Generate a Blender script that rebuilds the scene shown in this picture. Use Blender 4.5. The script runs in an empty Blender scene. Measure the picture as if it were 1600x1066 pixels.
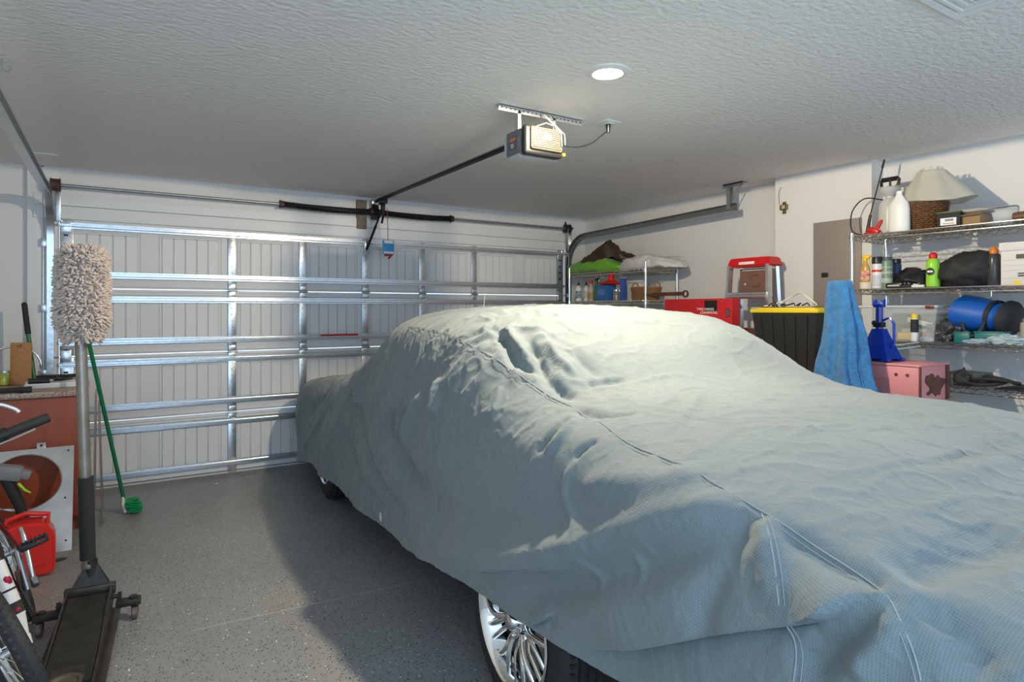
import bpy, bmesh, math, random
import numpy as np
from mathutils import Vector, Matrix, Euler, noise

S = bpy.context.scene
COL = S.collection
PI = math.pi

# ------------------------------------------------------------------ camera
F_PX, HORIZON, CAM_H, YAW = 986.0, 484.0, 1.437, math.radians(32.4)
cam_d = bpy.data.cameras.new('camera')
cam = bpy.data.objects.new('camera', cam_d)
COL.objects.link(cam)
cam_d.sensor_width = 36.0
cam_d.lens = 36.0 * F_PX / 1600.0
cam_d.shift_y = -(533.0 - HORIZON) / 1600.0
cam_d.clip_start = 0.05
cam.location = (0, 0, CAM_H)
cam.rotation_euler = (PI / 2, 0, -YAW)
S.camera = cam

# ------------------------------------------------------------------ light and exposure
S.view_settings.view_transform = 'Standard'
S.view_settings.look = 'None'
S.view_settings.gamma = 1.0
S.view_settings.use_curve_mapping = False
S.view_settings.exposure = 0.45

W = bpy.data.worlds.new('world')
S.world = W
W.use_nodes = True
W.node_tree.nodes['Background'].inputs[0].default_value = (0.64, 0.81, 1.0, 1)
W.node_tree.nodes['Background'].inputs[1].default_value = 1.3

LAMP = (1.94, 2.23)          # recessed ceiling lamp
CEIL = 2.54
def area(name, loc, rot, size, energy, color, shape='DISK', size_y=None):
    d = bpy.data.lights.new(name, 'AREA')
    d.shape = shape; d.size = size; d.energy = energy; d.color = color
    if size_y: d.size_y = size_y
    o = bpy.data.objects.new(name, d)
    o.location = loc; o.rotation_euler = rot
    COL.objects.link(o)
    return o
_pl = bpy.data.lights.new('recessed_lamp_light', 'SPOT'); _pl.energy = 198; _pl.color = (1.0, 0.86, 0.635); _pl.shadow_soft_size = 0.04
_pl.spot_size = math.radians(180); _pl.spot_blend = 0.0
_plo = bpy.data.objects.new('recessed_lamp_light', _pl); _plo.location = (LAMP[0], LAMP[1], CEIL - 0.022); COL.objects.link(_plo)
# cool fill light added out of view behind the camera
area('cool_fill', (-0.35, -1.3, 1.75), (math.radians(84), 0, math.radians(-18)), 1.9, 32, (0.42, 0.71, 1.0), 'RECTANGLE', 1.6)

# ------------------------------------------------------------------ helpers
FWD = Vector((math.sin(YAW), math.cos(YAW), 0)); RGT = Vector((math.cos(YAW), -math.sin(YAW), 0))
def at(u, v, X=None, Y=None, Z=None):
    """world point seen at photo position (u, v) on the plane X=, Y= or Z="""
    d = FWD + RGT * ((u - 800) / F_PX) + Vector((0, 0, (HORIZON - v) / F_PX))
    if X is not None: s = X / d.x
    elif Y is not None: s = Y / d.y
    else: s = (Z - CAM_H) / d.z
    return Vector((d.x * s, d.y * s, CAM_H + d.z * s))

class G:
    """collects shapes in one bmesh"""
    def __init__(s): s.bm = bmesh.new(); s.mi = 0
    def add(s, vs, fs):
        v = [s.bm.verts.new(p) for p in vs]
        out = []
        for f in fs:
            try:
                q = s.bm.faces.new([v[i] for i in f]); q.material_index = s.mi; out.append(q)
            except ValueError: pass
        return v, out
    def box(s, c, d, bev=0.0, rot=None, seg=2):
        h = [x / 2 for x in d]
        vs = [Vector((x * h[0], y * h[1], z * h[2])) for x in (-1, 1) for y in (-1, 1) for z in (-1, 1)]
        if rot is not None:
            m = Euler(rot).to_matrix(); vs = [m @ q for q in vs]
        vs = [q + Vector(c) for q in vs]
        v, f = s.add(vs, [(0, 1, 3, 2), (4, 6, 7, 5), (0, 4, 5, 1), (2, 3, 7, 6), (0, 2, 6, 4), (1, 5, 7, 3)])
        if bev > 0:
            es = {e for q in f for e in q.edges}
            r = bmesh.ops.bevel(s.bm, geom=list(es), offset=bev, segments=seg, affect='EDGES', profile=0.5)
            for q in r['faces']: q.material_index = s.mi
        return s
    def box2(s, a, b, bev=0.0, seg=2):
        return s.box([(a[i] + b[i]) / 2 for i in range(3)], [abs(b[i] - a[i]) for i in range(3)], bev, None, seg)
    def tube(s, pts, r, n=8, closed=False, caps=True, flat=1.0, up=None):
        P = [Vector(p) for p in pts]; k = len(P)
        R = r if isinstance(r, (list, tuple)) else [r] * k
        rings = []; ref = None
        for i in range(k):
            if closed: t = P[(i + 1) % k] - P[i - 1]
            else: t = P[min(i + 1, k - 1)] - P[max(i - 1, 0)]
            if t.length < 1e-9: t = Vector((0, 0, 1))
            t.normalize()
            if ref is None:
                ref = Vector(up) if up else (Vector((0, 0, 1)) if abs(t.z) < 0.9 else Vector((1, 0, 0)))
            ref = ref - t * ref.dot(t)
            if ref.length < 1e-6: ref = t.orthogonal()
            ref.normalize(); b = t.cross(ref)
            rings.append([s.bm.verts.new(P[i] + (ref * math.cos(a) * flat + b * math.sin(a)) * R[i])
                          for a in [2 * PI * j / n for j in range(n)]])
        for i in range(k if closed else k - 1):
            A, Bq = rings[i], rings[(i + 1) % k]
            for j in range(n):
                q = s.bm.faces.new((A[j], A[(j + 1) % n], Bq[(j + 1) % n], Bq[j])); q.material_index = s.mi
        if caps and not closed:
            for rg in (rings[0][::-1], rings[-1]):
                q = s.bm.faces.new(rg); q.material_index = s.mi
        return s
    def cyl(s, a, b, r0, r1=None, n=16, caps=True):
        return s.tube([a, b], [r0, r0 if r1 is None else r1], n, caps=caps)
    def lathe(s, prof, c=(0, 0, 0), n=24, m=None, sx=1.0, sy=1.0, caps=True):
        c = Vector(c); rings = []
        for (r, z) in prof:
            ring = []
            for j in range(n):
                a = 2 * PI * j / n
                p = Vector((r * math.cos(a) * sx, r * math.sin(a) * sy, z))
                if m is not None: p = m @ p
                ring.append(s.bm.verts.new(p + c))
            rings.append(ring)
        for A, Bq in zip(rings, rings[1:]):
            for j in range(n):
                q = s.bm.faces.new((A[j], A[(j + 1) % n], Bq[(j + 1) % n], Bq[j])); q.material_index = s.mi
        if caps:
            for rg in (rings[0][::-1], rings[-1]):
                q = s.bm.faces.new(rg); q.material_index = s.mi
        return s
    def prism(s, poly, lo, hi, axis='x', holes=None):
        def P(a, b, t):
            return {'x': (t, a, b), 'y': (a, t, b), 'z': (a, b, t)}[axis]
        n = len(poly)
        vs = [P(a, b, lo) for a, b in poly] + [P(a, b, hi) for a, b in poly]
        fs = [tuple(range(n))[::-1], tuple(range(n, 2 * n))] + [(i, (i + 1) % n, n + (i + 1) % n, n + i) for i in range(n)]
        s.add(vs, fs); return s
    def ball(s, c, r, n=16, m=10, fn=None, rot=None):
        """ellipsoid, fn(unit vector) -> radius factor"""
        r = r if isinstance(r, (tuple, list)) else (r, r, r)
        c = Vector(c); mm = Euler(rot).to_matrix() if rot else Matrix.Identity(3)
        rows = []
        def pt(d):
            k = fn(d) if fn else 1.0
            return s.bm.verts.new(c + mm @ Vector((d.x * r[0] * k, d.y * r[1] * k, d.z * r[2] * k)))
        top = pt(Vector((0, 0, 1))); bot = pt(Vector((0, 0, -1)))
        for i in range(1, m):
            th = PI * i / m
            rows.append([pt(Vector((math.sin(th) * math.cos(2 * PI * j / n), math.sin(th) * math.sin(2 * PI * j / n), math.cos(th)))) for j in range(n)])
        for j in range(n):
            k = (j + 1) % n
            for q in ((top, rows[0][j], rows[0][k]), (bot, rows[-1][k], rows[-1][j])):
                s.bm.faces.new(q).material_index = s.mi
        for A, Bq in zip(rows, rows[1:]):
            for j in range(n):
                k = (j + 1) % n
                s.bm.faces.new((A[j], Bq[j], Bq[k], A[k])).material_index = s.mi
        return s
    def grid(s, fn, nu, nv, closed_u=False):
        rows = [[s.bm.verts.new(fn(i / (nu if closed_u else nu - 1), j / (nv - 1))) for i in range(nu)] for j in range(nv)]
        for j in range(nv - 1):
            for i in range(nu if closed_u else nu - 1):
                k = (i + 1) % nu
                s.bm.faces.new((rows[j][i], rows[j][k], rows[j + 1][k], rows[j + 1][i])).material_index = s.mi
        return s
    def xf(s, m):
        bmesh.ops.transform(s.bm, matrix=m, verts=s.bm.verts); return s
    def noise(s, amp, scale, seed=0):
        s.bm.normal_update()
        o = Vector((seed * 7.3, seed * 3.1, seed * 5.7))
        for v in s.bm.verts:
            v.co += v.normal * noise.noise(v.co * scale + o) * amp
        return s

def obj(name, g, mats, parent=None, smooth=38, solid=0, sub=0):
    me = bpy.data.meshes.new(name)
    bmesh.ops.recalc_face_normals(g.bm, faces=g.bm.faces)
    g.bm.to_mesh(me); g.bm.free()
    for m in (mats if isinstance(mats, (list, tuple)) else [mats]): me.materials.append(m)
    if smooth:
        me.shade_smooth()
        if smooth < 180: me.set_sharp_from_angle(angle=math.radians(smooth))
    o = bpy.data.objects.new(name, me); COL.objects.link(o)
    if parent is not None: o.parent = parent
    if solid:
        md = o.modifiers.new('thickness', 'SOLIDIFY'); md.thickness = solid; md.offset = 0
    if sub:
        md = o.modifiers.new('subdivision', 'SUBSURF'); md.levels = sub; md.render_levels = sub
    return o

def tag(o, label, cat, group=None, kind=None):
    if label: o['label'] = label
    if cat: o['category'] = cat
    if group: o['group'] = group
    if kind: o['kind'] = kind
    return o

def thing(name, label, cat, loc=(0, 0, 0), rz=0.0, group=None, rot=None):
    o = bpy.data.objects.new(name, None); COL.objects.link(o)
    o.empty_display_size = 0.1
    o.location = loc; o.rotation_euler = rot if rot else (0, 0, rz)
    return tag(o, label, cat, group)

def struct(name, g, mats, smooth=38):
    o = obj(name, g, mats, None, smooth); o['kind'] = 'structure'; return o

def place(o, loc, rz=0.0, rot=None):
    o.location = loc; o.rotation_euler = rot if rot else (0, 0, rz); return o

def copy_thing(root, loc, rz, label, rot=None, scale=None):
    r = root.copy(); COL.objects.link(r)
    r.location = loc; r.rotation_euler = rot if rot else (0, 0, rz); r['label'] = label
    if scale: r.scale = scale
    def rec(src, dst):
        for ch in list(src.children):
            c = ch.copy(); COL.objects.link(c); c.parent = dst; rec(ch, c)
    rec(root, r)
    return r

def lettering(txt, size, mat, parent, loc, rot, name='lettering', depth=0.0006, align='CENTER', sx=1.0):
    cu = bpy.data.curves.new(name, 'FONT'); cu.body = txt; cu.size = size; cu.extrude = depth
    cu.align_x = align; cu.align_y = 'CENTER'; cu.resolution_u = 2
    t = bpy.data.objects.new('tmp', cu)
    COL.objects.link(t)
    bpy.context.view_layer.update()
    me = bpy.data.meshes.new_from_object(t.evaluated_get(bpy.context.evaluated_depsgraph_get()))
    bpy.data.objects.remove(t)
    me.name = name; me.materials.clear(); me.materials.append(mat)
    o = bpy.data.objects.new(name, me); COL.objects.link(o); o.parent = parent
    o.location = loc; o.rotation_euler = rot; o.scale = (sx, 1, 1)
    return o
FACE_MX = (PI / 2, 0, -PI / 2)      # lettering that faces -X
FACE_MY = (PI / 2, 0, 0)            # lettering that faces -Y

# ------------------------------------------------------------------ materials
MATS = {}
def mat(name, col, rough=0.5, metal=0.0, bump=0.0, bscale=50.0, var=0.0, vscale=6.0, alpha=1.0, trans=0.0,
        emit=None, coat=0.0, sheen=0.0, col2=None, stretch=None, detail=3.0, sss=0.0, ior=None, bdist=0.01):
    if name in MATS: return MATS[name]
    m = bpy.data.materials.new(name); m.use_nodes = True; MATS[name] = m
    nt = m.node_tree; N = nt.nodes; L = nt.links; b = N['Principled BSDF']
    b.inputs['Base Color'].default_value = (*col, 1); b.inputs['Roughness'].default_value = rough
    b.inputs['Metallic'].default_value = metal; b.inputs['Alpha'].default_value = alpha
    b.inputs['Transmission Weight'].default_value = trans
    b.inputs['Coat Weight'].default_value = coat; b.inputs['Sheen Weight'].default_value = sheen
    if ior: b.inputs['IOR'].default_value = ior
    if sss: b.inputs['Subsurface Weight'].default_value = sss
    if emit:
        b.inputs['Emission Color'].default_value = (*emit[0], 1); b.inputs['Emission Strength'].default_value = emit[1]
    tc = N.new('ShaderNodeTexCoord'); src = tc.outputs['Object']
    if stretch:
        mp = N.new('ShaderNodeMapping'); mp.inputs['Scale'].default_value = stretch
        L.new(src, mp.inputs[0]); src = mp.outputs[0]
    if var or col2:
        t = N.new('ShaderNodeTexNoise'); t.inputs['Scale'].default_value = vscale; t.inputs['Detail'].default_value = 5
        L.new(src, t.inputs['Vector'])
        r = N.new('ShaderNodeValToRGB'); e = r.color_ramp.elements
        c2 = col2 if col2 else tuple(c * (1 - var) for c in col)
        e[0].position = 0.35; e[0].color = (*c2, 1); e[1].position = 0.65; e[1].color = (*col, 1)
        L.new(t.outputs['Fac'], r.inputs[0]); L.new(r.outputs[0], b.inputs['Base Color'])
    if bump:
        t = N.new('ShaderNodeTexNoise'); t.inputs['Scale'].default_value = bscale; t.inputs['Detail'].default_value = detail
        L.new(src, t.inputs['Vector'])
        bp = N.new('ShaderNodeBump'); bp.inputs['Strength'].default_value = bump; bp.inputs['Distance'].default_value = bdist
        L.new(t.outputs['Fac'], bp.inputs['Height']); L.new(bp.outputs[0], b.inputs['Normal'])
    return m

M_galv = mat('galvanized_steel', (0.66, 0.69, 0.72), 0.30, 0.92, 0.10, 30, 0.16, 45)
M_galv_dull = mat('dull_galvanized_steel', (0.42, 0.43, 0.44), 0.42, 0.85, 0.1, 30, 0.2, 30)
M_track = mat('grey_track_steel', (0.26, 0.27, 0.27), 0.45, 0.7, 0.05, 40, 0.15, 20)
M_wall = mat('white_wall_paint', (0.74, 0.735, 0.725), 0.75, 0, 0.15, 130, bdist=.002)
M_ceiling = mat('knockdown_ceiling', (0.84, 0.815, 0.79), 0.85, 0, 0.42, 26, stretch=(1, 1.5, 1), detail=5, bdist=0.03)
M_doorw = mat('white_door_steel', (0.78, 0.785, 0.79), 0.5)
M_trimw = mat('white_trim_paint', (0.78, 0.79, 0.80), 0.5)
M_black = mat('black_plastic', (0.012, 0.012, 0.013), 0.4)
M_blackm = mat('matt_black', (0.02, 0.02, 0.02), 0.75)
M_blackmetal = mat('black_metal', (0.02, 0.02, 0.022), 0.35, 0.4)
M_rubber = mat('tyre_rubber', (0.022, 0.022, 0.023), 0.65, 0, 0.2, 200)
M_chrome = mat('chrome', (0.86, 0.87, 0.88), 0.06, 1.0)
M_wire = mat('chrome_wire', (0.62, 0.60, 0.55), 0.22, 1.0)
M_post = mat('chrome_post', (0.75, 0.76, 0.78), 0.18, 1.0)
M_white = mat('white_plastic', (0.80, 0.80, 0.78), 0.4)
M_paper = mat('white_paper', (0.82, 0.81, 0.79), 0.8)
M_red = mat('red_plastic', (0.62, 0.012, 0.012), 0.35)
M_blue = mat('blue_plastic', (0.02, 0.10, 0.45), 0.4)
M_green = mat('green_enamel', (0.005, 0.16, 0.06), 0.35)
M_brown = mat('brown_cardboard', (0.36, 0.22, 0.11), 0.8, var=0.15)
M_rust = mat('rusty_iron', (0.16, 0.06, 0.04), 0.8, 0.2, 0.3, 60, 0.4, 20)
M_alu = mat('aluminium', (0.78, 0.79, 0.80), 0.28, 0.95, 0.06, 60, 0.12, 14)
M_yellow = mat('yellow_plastic', (0.80, 0.55, 0.01), 0.4)

def floor_material():
    m = bpy.data.materials.new('epoxy_flake_floor'); m.use_nodes = True
    nt = m.node_tree; N = nt.nodes; L = nt.links; b = N['Principled BSDF']
    tc = N.new('ShaderNodeTexCoord')
    n1 = N.new('ShaderNodeTexNoise'); n1.inputs['Scale'].default_value = 1.3; n1.inputs['Detail'].default_value = 4
    L.new(tc.outputs['Object'], n1.inputs['Vector'])
    r1 = N.new('ShaderNodeValToRGB'); e = r1.color_ramp.elements
    e[0].position = .3; e[0].color = (.235, .238, .238, 1); e[1].position = .7; e[1].color = (.29, .292, .29, 1)
    L.new(n1.outputs['Fac'], r1.inputs[0])
    prev = r1.outputs[0]
    for sc, th, colr, thr in ((80, .27, (.012, .012, .012, 1), .60), (48, .16, (.80, .80, .78, 1), .74), (120, .30, (.07, .07, .07, 1), .62)):
        vo = N.new('ShaderNodeTexVoronoi'); vo.inputs['Scale'].default_value = sc
        L.new(tc.outputs['Object'], vo.inputs['Vector'])
        lt = N.new('ShaderNodeMath'); lt.operation = 'LESS_THAN'; lt.inputs[1].default_value = th
        L.new(vo.outputs['Distance'], lt.inputs[0])
        sep = N.new('ShaderNodeSeparateColor'); L.new(vo.outputs['Color'], sep.inputs[0])
        gt = N.new('ShaderNodeMath'); gt.operation = 'GREATER_THAN'; gt.inputs[1].default_value = thr
        L.new(sep.outputs[0], gt.inputs[0])
        mu = N.new('ShaderNodeMath'); mu.operation = 'MULTIPLY'
        L.new(lt.outputs[0], mu.inputs[0]); L.new(gt.outputs[0], mu.inputs[1])
        mx = N.new('ShaderNodeMix'); mx.data_type = 'RGBA'
        L.new(mu.outputs[0], mx.inputs[0]); L.new(prev, mx.inputs[6]); mx.inputs[7].default_value = colr
        prev = mx.outputs[2]
    L.new(prev, b.inputs['Base Color'])
    b.inputs['Roughness'].default_value = 0.42
    n2 = N.new('ShaderNodeTexNoise'); n2.inputs['Scale'].default_value = 120
    L.new(tc.outputs['Object'], n2.inputs['Vector'])
    bp = N.new('ShaderNodeBump'); bp.inputs['Strength'].default_value = .25; bp.inputs['Distance'].default_value = .004
    L.new(n2.outputs['Fac'], bp.inputs['Height']); L.new(bp.outputs[0], b.inputs['Normal'])
    return m
M_floor = floor_material()

# ------------------------------------------------------------------ room shell
DY = 6.03                    # inner face of the garage door
WALLX = 4.86                 # right wall
LEFTX = -1.25
REARY = -1.6
g = G(); g.box2((LEFTX - .1, REARY, -0.1), (WALLX + .15, DY + .2, 0)); struct('floor', g, M_floor)
g = G(); g.box2((LEFTX - .1, REARY, CEIL), (WALLX + .15, DY + .2, CEIL + .1)); struct('ceiling', g, M_ceiling)
g = G(); g.box2((WALLX, REARY, 0), (WALLX + .1, DY + .2, CEIL)); struct('wall_right', g, M_wall)
g = G(); g.box2((4.70, 2.49, 0), (WALLX, 3.285, CEIL)); struct('wall_right_pilaster', g, M_wall)
g = G(); g.box2((LEFTX - .1, REARY, 0), (LEFTX, DY + .2, CEIL)); struct('wall_left', g, M_wall)
DL, DR, DTOP = -0.34, 4.53, 2.14
g = G()
g.box2((LEFTX, DY + .02, 0), (DL - .10, DY + .12, CEIL))
g.box2((DR + .03, DY - .02, 0), (WALLX, DY + .12, CEIL))
g.box2((DL - .10, DY - .02, DTOP - .02), (DR + .03, DY + .12, CEIL))
struct('wall_back', g, M_wall)
g = G()                      # header boards above the door
g.box2((DL - .16, DY - .045, DTOP + .0), (DR + .03, DY - .02, DTOP + .10), .004)
g.box2((DL - .16, DY - .040, DTOP + .105), (DR + .03, DY - .02, DTOP + .19), .003)
struct('trim_1', g, M_trimw)
g = G(); g.box2((DL - .20, DY - .03, 0), (DL - .005, DY + .02, CEIL - .01), .004); struct('trim_2', g, M_trimw)
g = G()                      # saw-cut joint in the slab, filled with pale grout
a, b = at(430, 957, Z=0), at(690, 900, Z=0); dd = (b - a).normalized()
g.tube([a - dd * .35 , b + dd * 1.6], 0.004, 4, flat=0.3); struct('trim_3', g, mat('joint_filler', (.36, .36, .35), .8))
# ------------------------------------------------------------------ sectional garage door
door = thing('door_1', None, None, (0, DY, 0)); door['kind'] = 'structure'
RECT_P = (DR - DL) / 8.0
STILES = [0.897, 1.506, 2.107, 2.711, 3.325]
for k in range(4):
    z0, z1 = k * DTOP / 4, (k + 1) * DTOP / 4
    g = G(); g.box2((DL, .0, z0 + .004), (DR, .04, z1 - .004), .003)
    # tongue and groove lips along the joint
    for zz, th in ((z0 + .022, .010), (z1 - .020, .012), (z1 - .045, .006)):
        g.box2((DL, -.012, zz - th / 2), (DR, .002, zz + th / 2), .002)
    for i in range(8):
        xa, xb = DL + RECT_P * i + .065, DL + RECT_P * (i + 1) - .065
        za, zb = z0 + .085, z1 - .085
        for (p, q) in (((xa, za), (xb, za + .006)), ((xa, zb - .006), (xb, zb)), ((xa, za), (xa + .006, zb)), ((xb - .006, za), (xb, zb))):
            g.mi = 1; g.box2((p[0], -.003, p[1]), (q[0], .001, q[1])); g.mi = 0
        xa += .020; xb -= .020; za += .016; zb -= .016
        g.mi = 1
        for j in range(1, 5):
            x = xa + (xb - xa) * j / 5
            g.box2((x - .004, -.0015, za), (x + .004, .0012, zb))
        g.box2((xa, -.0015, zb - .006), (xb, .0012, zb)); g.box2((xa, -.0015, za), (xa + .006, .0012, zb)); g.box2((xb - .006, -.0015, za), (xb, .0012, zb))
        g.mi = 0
        for j in range(5):
            x0_, x1_ = xa + (xb - xa) * j / 5 + .004, xa + (xb - xa) * (j + 1) / 5 - .004
            g.box2((x0_, -.007, za + .004), (x1_, .0012, zb - .006), .003, 1)
    obj('door_section', g, [M_doorw, mat('groove_shade_grey', (.56, .575, .59), .6)], door)  # grey of grooves and outlines is shade put into the colour
    # vertical stiles of this section
    for x in STILES:
        g = G(); w = .033
        g.box2((x - w, -.022, z0 + .012), (x + w, .0, z1 - .012), .002)
        g.mi = 1
        for zz in np.linspace(z0 + .04, z1 - .04, 9):
            g.cyl((x - .012 + .024 * random.Random(int(zz * 999)).random(), -.0225, zz), (x, -.0235, zz), .005, n=6)
        obj('stile', g, [M_galv, M_galv_dull], door)
    for x in (DL + .045, DR - .045):
        g = G(); g.box2((x - .045, -.024, z0 + .006), (x + .045, .0, z1 - .006), .002)
        g.mi = 1
        for zz in np.linspace(z0 + .05, z1 - .05, 7): g.box2((x - .02, -.0255, zz - .008), (x + .01, -.023, zz + .008))
        obj('end_stile', g, [M_galv, M_black], door)
# hat-shaped horizontal struts
def strut(z, x0=DL - .005, x1=DR + .005):
    g = G(); h = .025
    poly = [(-.024, z - h), (-.026, z - h), (-.026, z - .013), (-.056, z - .009), (-.056, z + .009), (-.026, z + .013), (-.026, z + h), (-.024, z + h),
            (-.024, z + .0115), (-.054, z + .0075), (-.054, z - .0075), (-.024, z - .0115)]
    g.prism(poly, x0, x1, 'x')
    return g
for z in (2.094, 1.713, 1.519, 1.181, 1.010, 0.647, 0.461, 0.098):
    obj('strut', strut(z), M_galv, door, smooth=20)
for z in (DTOP / 4, DTOP / 2, DTOP * 3 / 4):
    for x in STILES:
        g = G()
        g.box2((x - .028, -.028, z - .055), (x + .028, -.022, z - .008), .002); g.box2((x - .028, -.028, z + .008), (x + .028, -.022, z + .055), .002)
        g.cyl((x - .04, -.034, z), (x + .04, -.034, z), .008, n=10)
        for sx in (-.014, .014):
            for sz in (-.035, .035): g.cyl((x + sx, -.022, z + sz), (x + sx, -.034, z + sz), .006, n=6)
        obj('hinge', g, M_galv, door)
for z in (.10, DTOP / 4, DTOP / 2, DTOP * 3 / 4, DTOP - .05):
    for sx, xe in ((-1, DL), (1, DR)):
        g = G(); x = xe - sx * .04
        g.box2((x - .035, -.034, z - .05), (x + .035, -.022, z + .05), .003)
        g.cyl((x - .04, -.05, z), (xe + sx * .055, -.05, z), .0055, n=8)
        g.cyl((xe + sx * .045, -.05, z), (xe + sx * .062, -.05, z), .022, n=14)
        obj('roller_bracket', g, M_galv, door)
g = G(); g.box2((DL, -.012, .0), (DR, .03, .03), .004); obj('bottom_seal', g, mat('pale_seal', (.62, .63, .64), .7), door)
g = G(); g.box2((1.66, -.066, 1.187), (2.02, -.061, 1.205)); a = obj('warning_strip', g, M_red, door); a['label'] = 'red printed warning strip'
g = G(); g.box2((2.08, -.08, 2.02), (2.13, -.03, 2.12), .006); g.tube([(2.105 + .028 * math.cos(t), -.085, 2.0 + .03 * math.sin(t)) for t in np.linspace(0, 2 * PI, 14)[:-1]], .006, 6, closed=True)
obj('arm_bracket', g, M_galv, door)

# ------------------------------------------------------------------ curved tracks
def track(name, label, X, sgn, z_far, z_near, y_near):
    t = thing(name, label, 'track', (X, DY - .05, 0))
    R = .32; yv = 0.0
    path = [(0, yv, 0.02), (0, yv, z_far - R)]
    for a in np.linspace(0, PI / 2, 9)[1:]: path.append((0, yv - R + R * math.cos(a), z_far - R + R * math.sin(a)))
    path.append((0, y_near - (DY - .05), z_near))
    # C channel opening towards the door: web + two flanges swept on the path
    g = G(); w, th = .030, .022
    P = [Vector(p) for p in path]
    rings = []
    for i, p in enumerate(P):
        tg = (P[min(i + 1, len(P) - 1)] - P[max(i - 1, 0)]).normalized(); nrm = Vector((1, 0, 0)).cross(tg)
        sec = [(sgn * th, -w), (sgn * th, w), (-sgn * th, w), (-sgn * th, w - .006), (sgn * (th - .004), w - .003), (sgn * (th - .004), -w + .003), (-sgn * th, -w + .006), (-sgn * th, -w)]
        rings.append([g.bm.verts.new(p + Vector((a, 0, 0)) + nrm * b) for a, b in sec])
    for A, Bq in zip(rings, rings[1:]):
        for j in range(8):
            if j == 7: pass
            g.bm.faces.new((A[j], A[(j + 1) % 8], Bq[(j + 1) % 8], Bq[j]))
    obj('rail', g, M_galv if sgn < 0 else M_track, t, smooth=30)
    # wall angle with jamb brackets
    g = G(); xo = sgn * .045
    g.box2((xo - .003, .0, .02), (xo + .003, .07, 2.46), .001); g.box2((-sgn * .055, .024, 2.19), (xo, .030, 2.46), .001)
    g.box2((-.045 * sgn - .012, -.02, 2.12), (-.045 * sgn + .02, .03, 2.42), .002)
    obj('wall_angle', g, M_galv, t)
    for z in (.35, .95, 1.45, 1.95):
        g = G(); g.box2((sgn * .02, -.015, z - .03), (sgn * .06, .06, z + .03), .002); g.cyl((sgn * .02, .0, z), (-sgn * .01, 0, z), .008, n=8)
        obj('jamb_bracket', g, M_galv, t)
    g = G(); y = y_near + .06 - (DY - .05)
    for dx in (-.02 * sgn, .02 * sgn):
        g.box2((dx - .003, y - .018, z_near - .02), (dx + .003, y + .018, CEIL - .006))
    g.tube([(sgn * .02, y + .01, z_near + .02), (sgn * .02, y - .10, CEIL - .02)], .012, 4, flat=.3)
    g.box2((-.03, y - .16, CEIL - .012), (.03, y + .05, CEIL - .001), .001); g.box2((-.03, y - .16, CEIL - .035), (-.026, y + .05, CEIL - .001))
    obj('ceiling_hanger', g, M_galv_dull, t)
    return t
track('garage_door_track', 'bright galvanized curved track running towards the camera at far left of door', -.395, -1, 2.30, 2.285, 2.2)
track('garage_door_track', 'grey curved steel track hung from the ceiling beside the right wall', 4.59, 1, 2.285, 2.335, 3.60)

# ------------------------------------------------------------------ torsion shaft
ts = thing('torsion_spring_shaft', 'long steel torsion shaft with two black springs above the garage door', 'spring shaft', (2.1, 5.91, 2.387))
g = G(); g.cyl((-2.50, 0, 0), (2.44, 0, 0), .0125, n=12); obj('shaft', g, M_galv_dull, ts)
for xa, xb in ((-.80, .03), (.12, .90)):
    g = G(); n = 46
    pts = []
    for i in range(n * 8):
        f = i / (n * 8 - 1); a = 2 * PI * n * f; sag = -.012 * math.sin(PI * f)
        pts.append((xa + (xb - xa) * f, .024 * math.cos(a), .024 * math.sin(a) + sag))
    g.tube(pts, .0075, 5); g.cyl((xa, 0, 0), (xb, 0, 0), .020, n=10)
    s_ = obj('spring', g, M_blackmetal, ts)
    for x in (xa - .01, xb + .0):
        g = G(); g.cyl((x - .012, 0, 0), (x + .02, 0, 0), .032, n=14); g.cyl((x - .014, 0, 0), (x - .008, 0, 0), .038, n=14)
        obj('spring_cone', g, mat('rusty_cast', (.10, .05, .04), .6, .5), s_)
for x, m in ((-2.46, mat('rusty_cast', (.1, .05, .04))), (2.42, M_blackmetal)):
    g = G(); g.lathe([(.02, -.035), (.052, -.032), (.046, -.02), (.046, .02), (.052, .032), (.02, .035)], (x, 0, 0), 18, Matrix.Rotation(PI / 2, 3, 'Y'))
    if x > 0:
        g.tube([(x - .03, -.02, .03), (x - .06, -.04, .07)], .009, 6); g.tube([(x + .03, -.02, -.02), (x + .05, -.05, .01)], .009, 6)
    obj('cable_drum', g, m, ts)
for x, sg in ((-2.44, 1), (2.40, -1)):
    g = G(); g.tube([(x, -.045, 0), (x - sg * .0, -.05, -.45), (x - sg * .01, -.045, -2.27)], .0016, 4); obj('lift_cable', g, M_galv_dull, ts)
g = G(); g.box2((.045, -.01, -.07), (.105, .06, .07), .003); g.cyl((.04, 0, 0), (.11, 0, 0), .03, n=14); obj('centre_bracket', g, M_blackmetal, ts)

# wooden backing block
g = G(); p0, p1 = at(556, 313, Y=DY - .02), at(571, 359, Y=DY - .02)
g.box2((p0.x, DY - .06, p1.z), (p1.x, DY - .02, min(p0.z, CEIL - .012)), .002)
for z in (.3, .75): g.cyl(((p0.x + p1.x) / 2, DY - .062, p1.z + (p0.z - p1.z) * z), ((p0.x + p1.x) / 2, DY - .07, p1.z + (p0.z - p1.z) * z), .008, n=8)
tag(obj('backing_block', g, mat('weathered_wood', (.22, .18, .14), .8, 0, .3, 30, .4, 25, stretch=(6, 6, 1))), 'weathered wood block fixed to the wall above the garage door centre', 'wood block')

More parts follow.
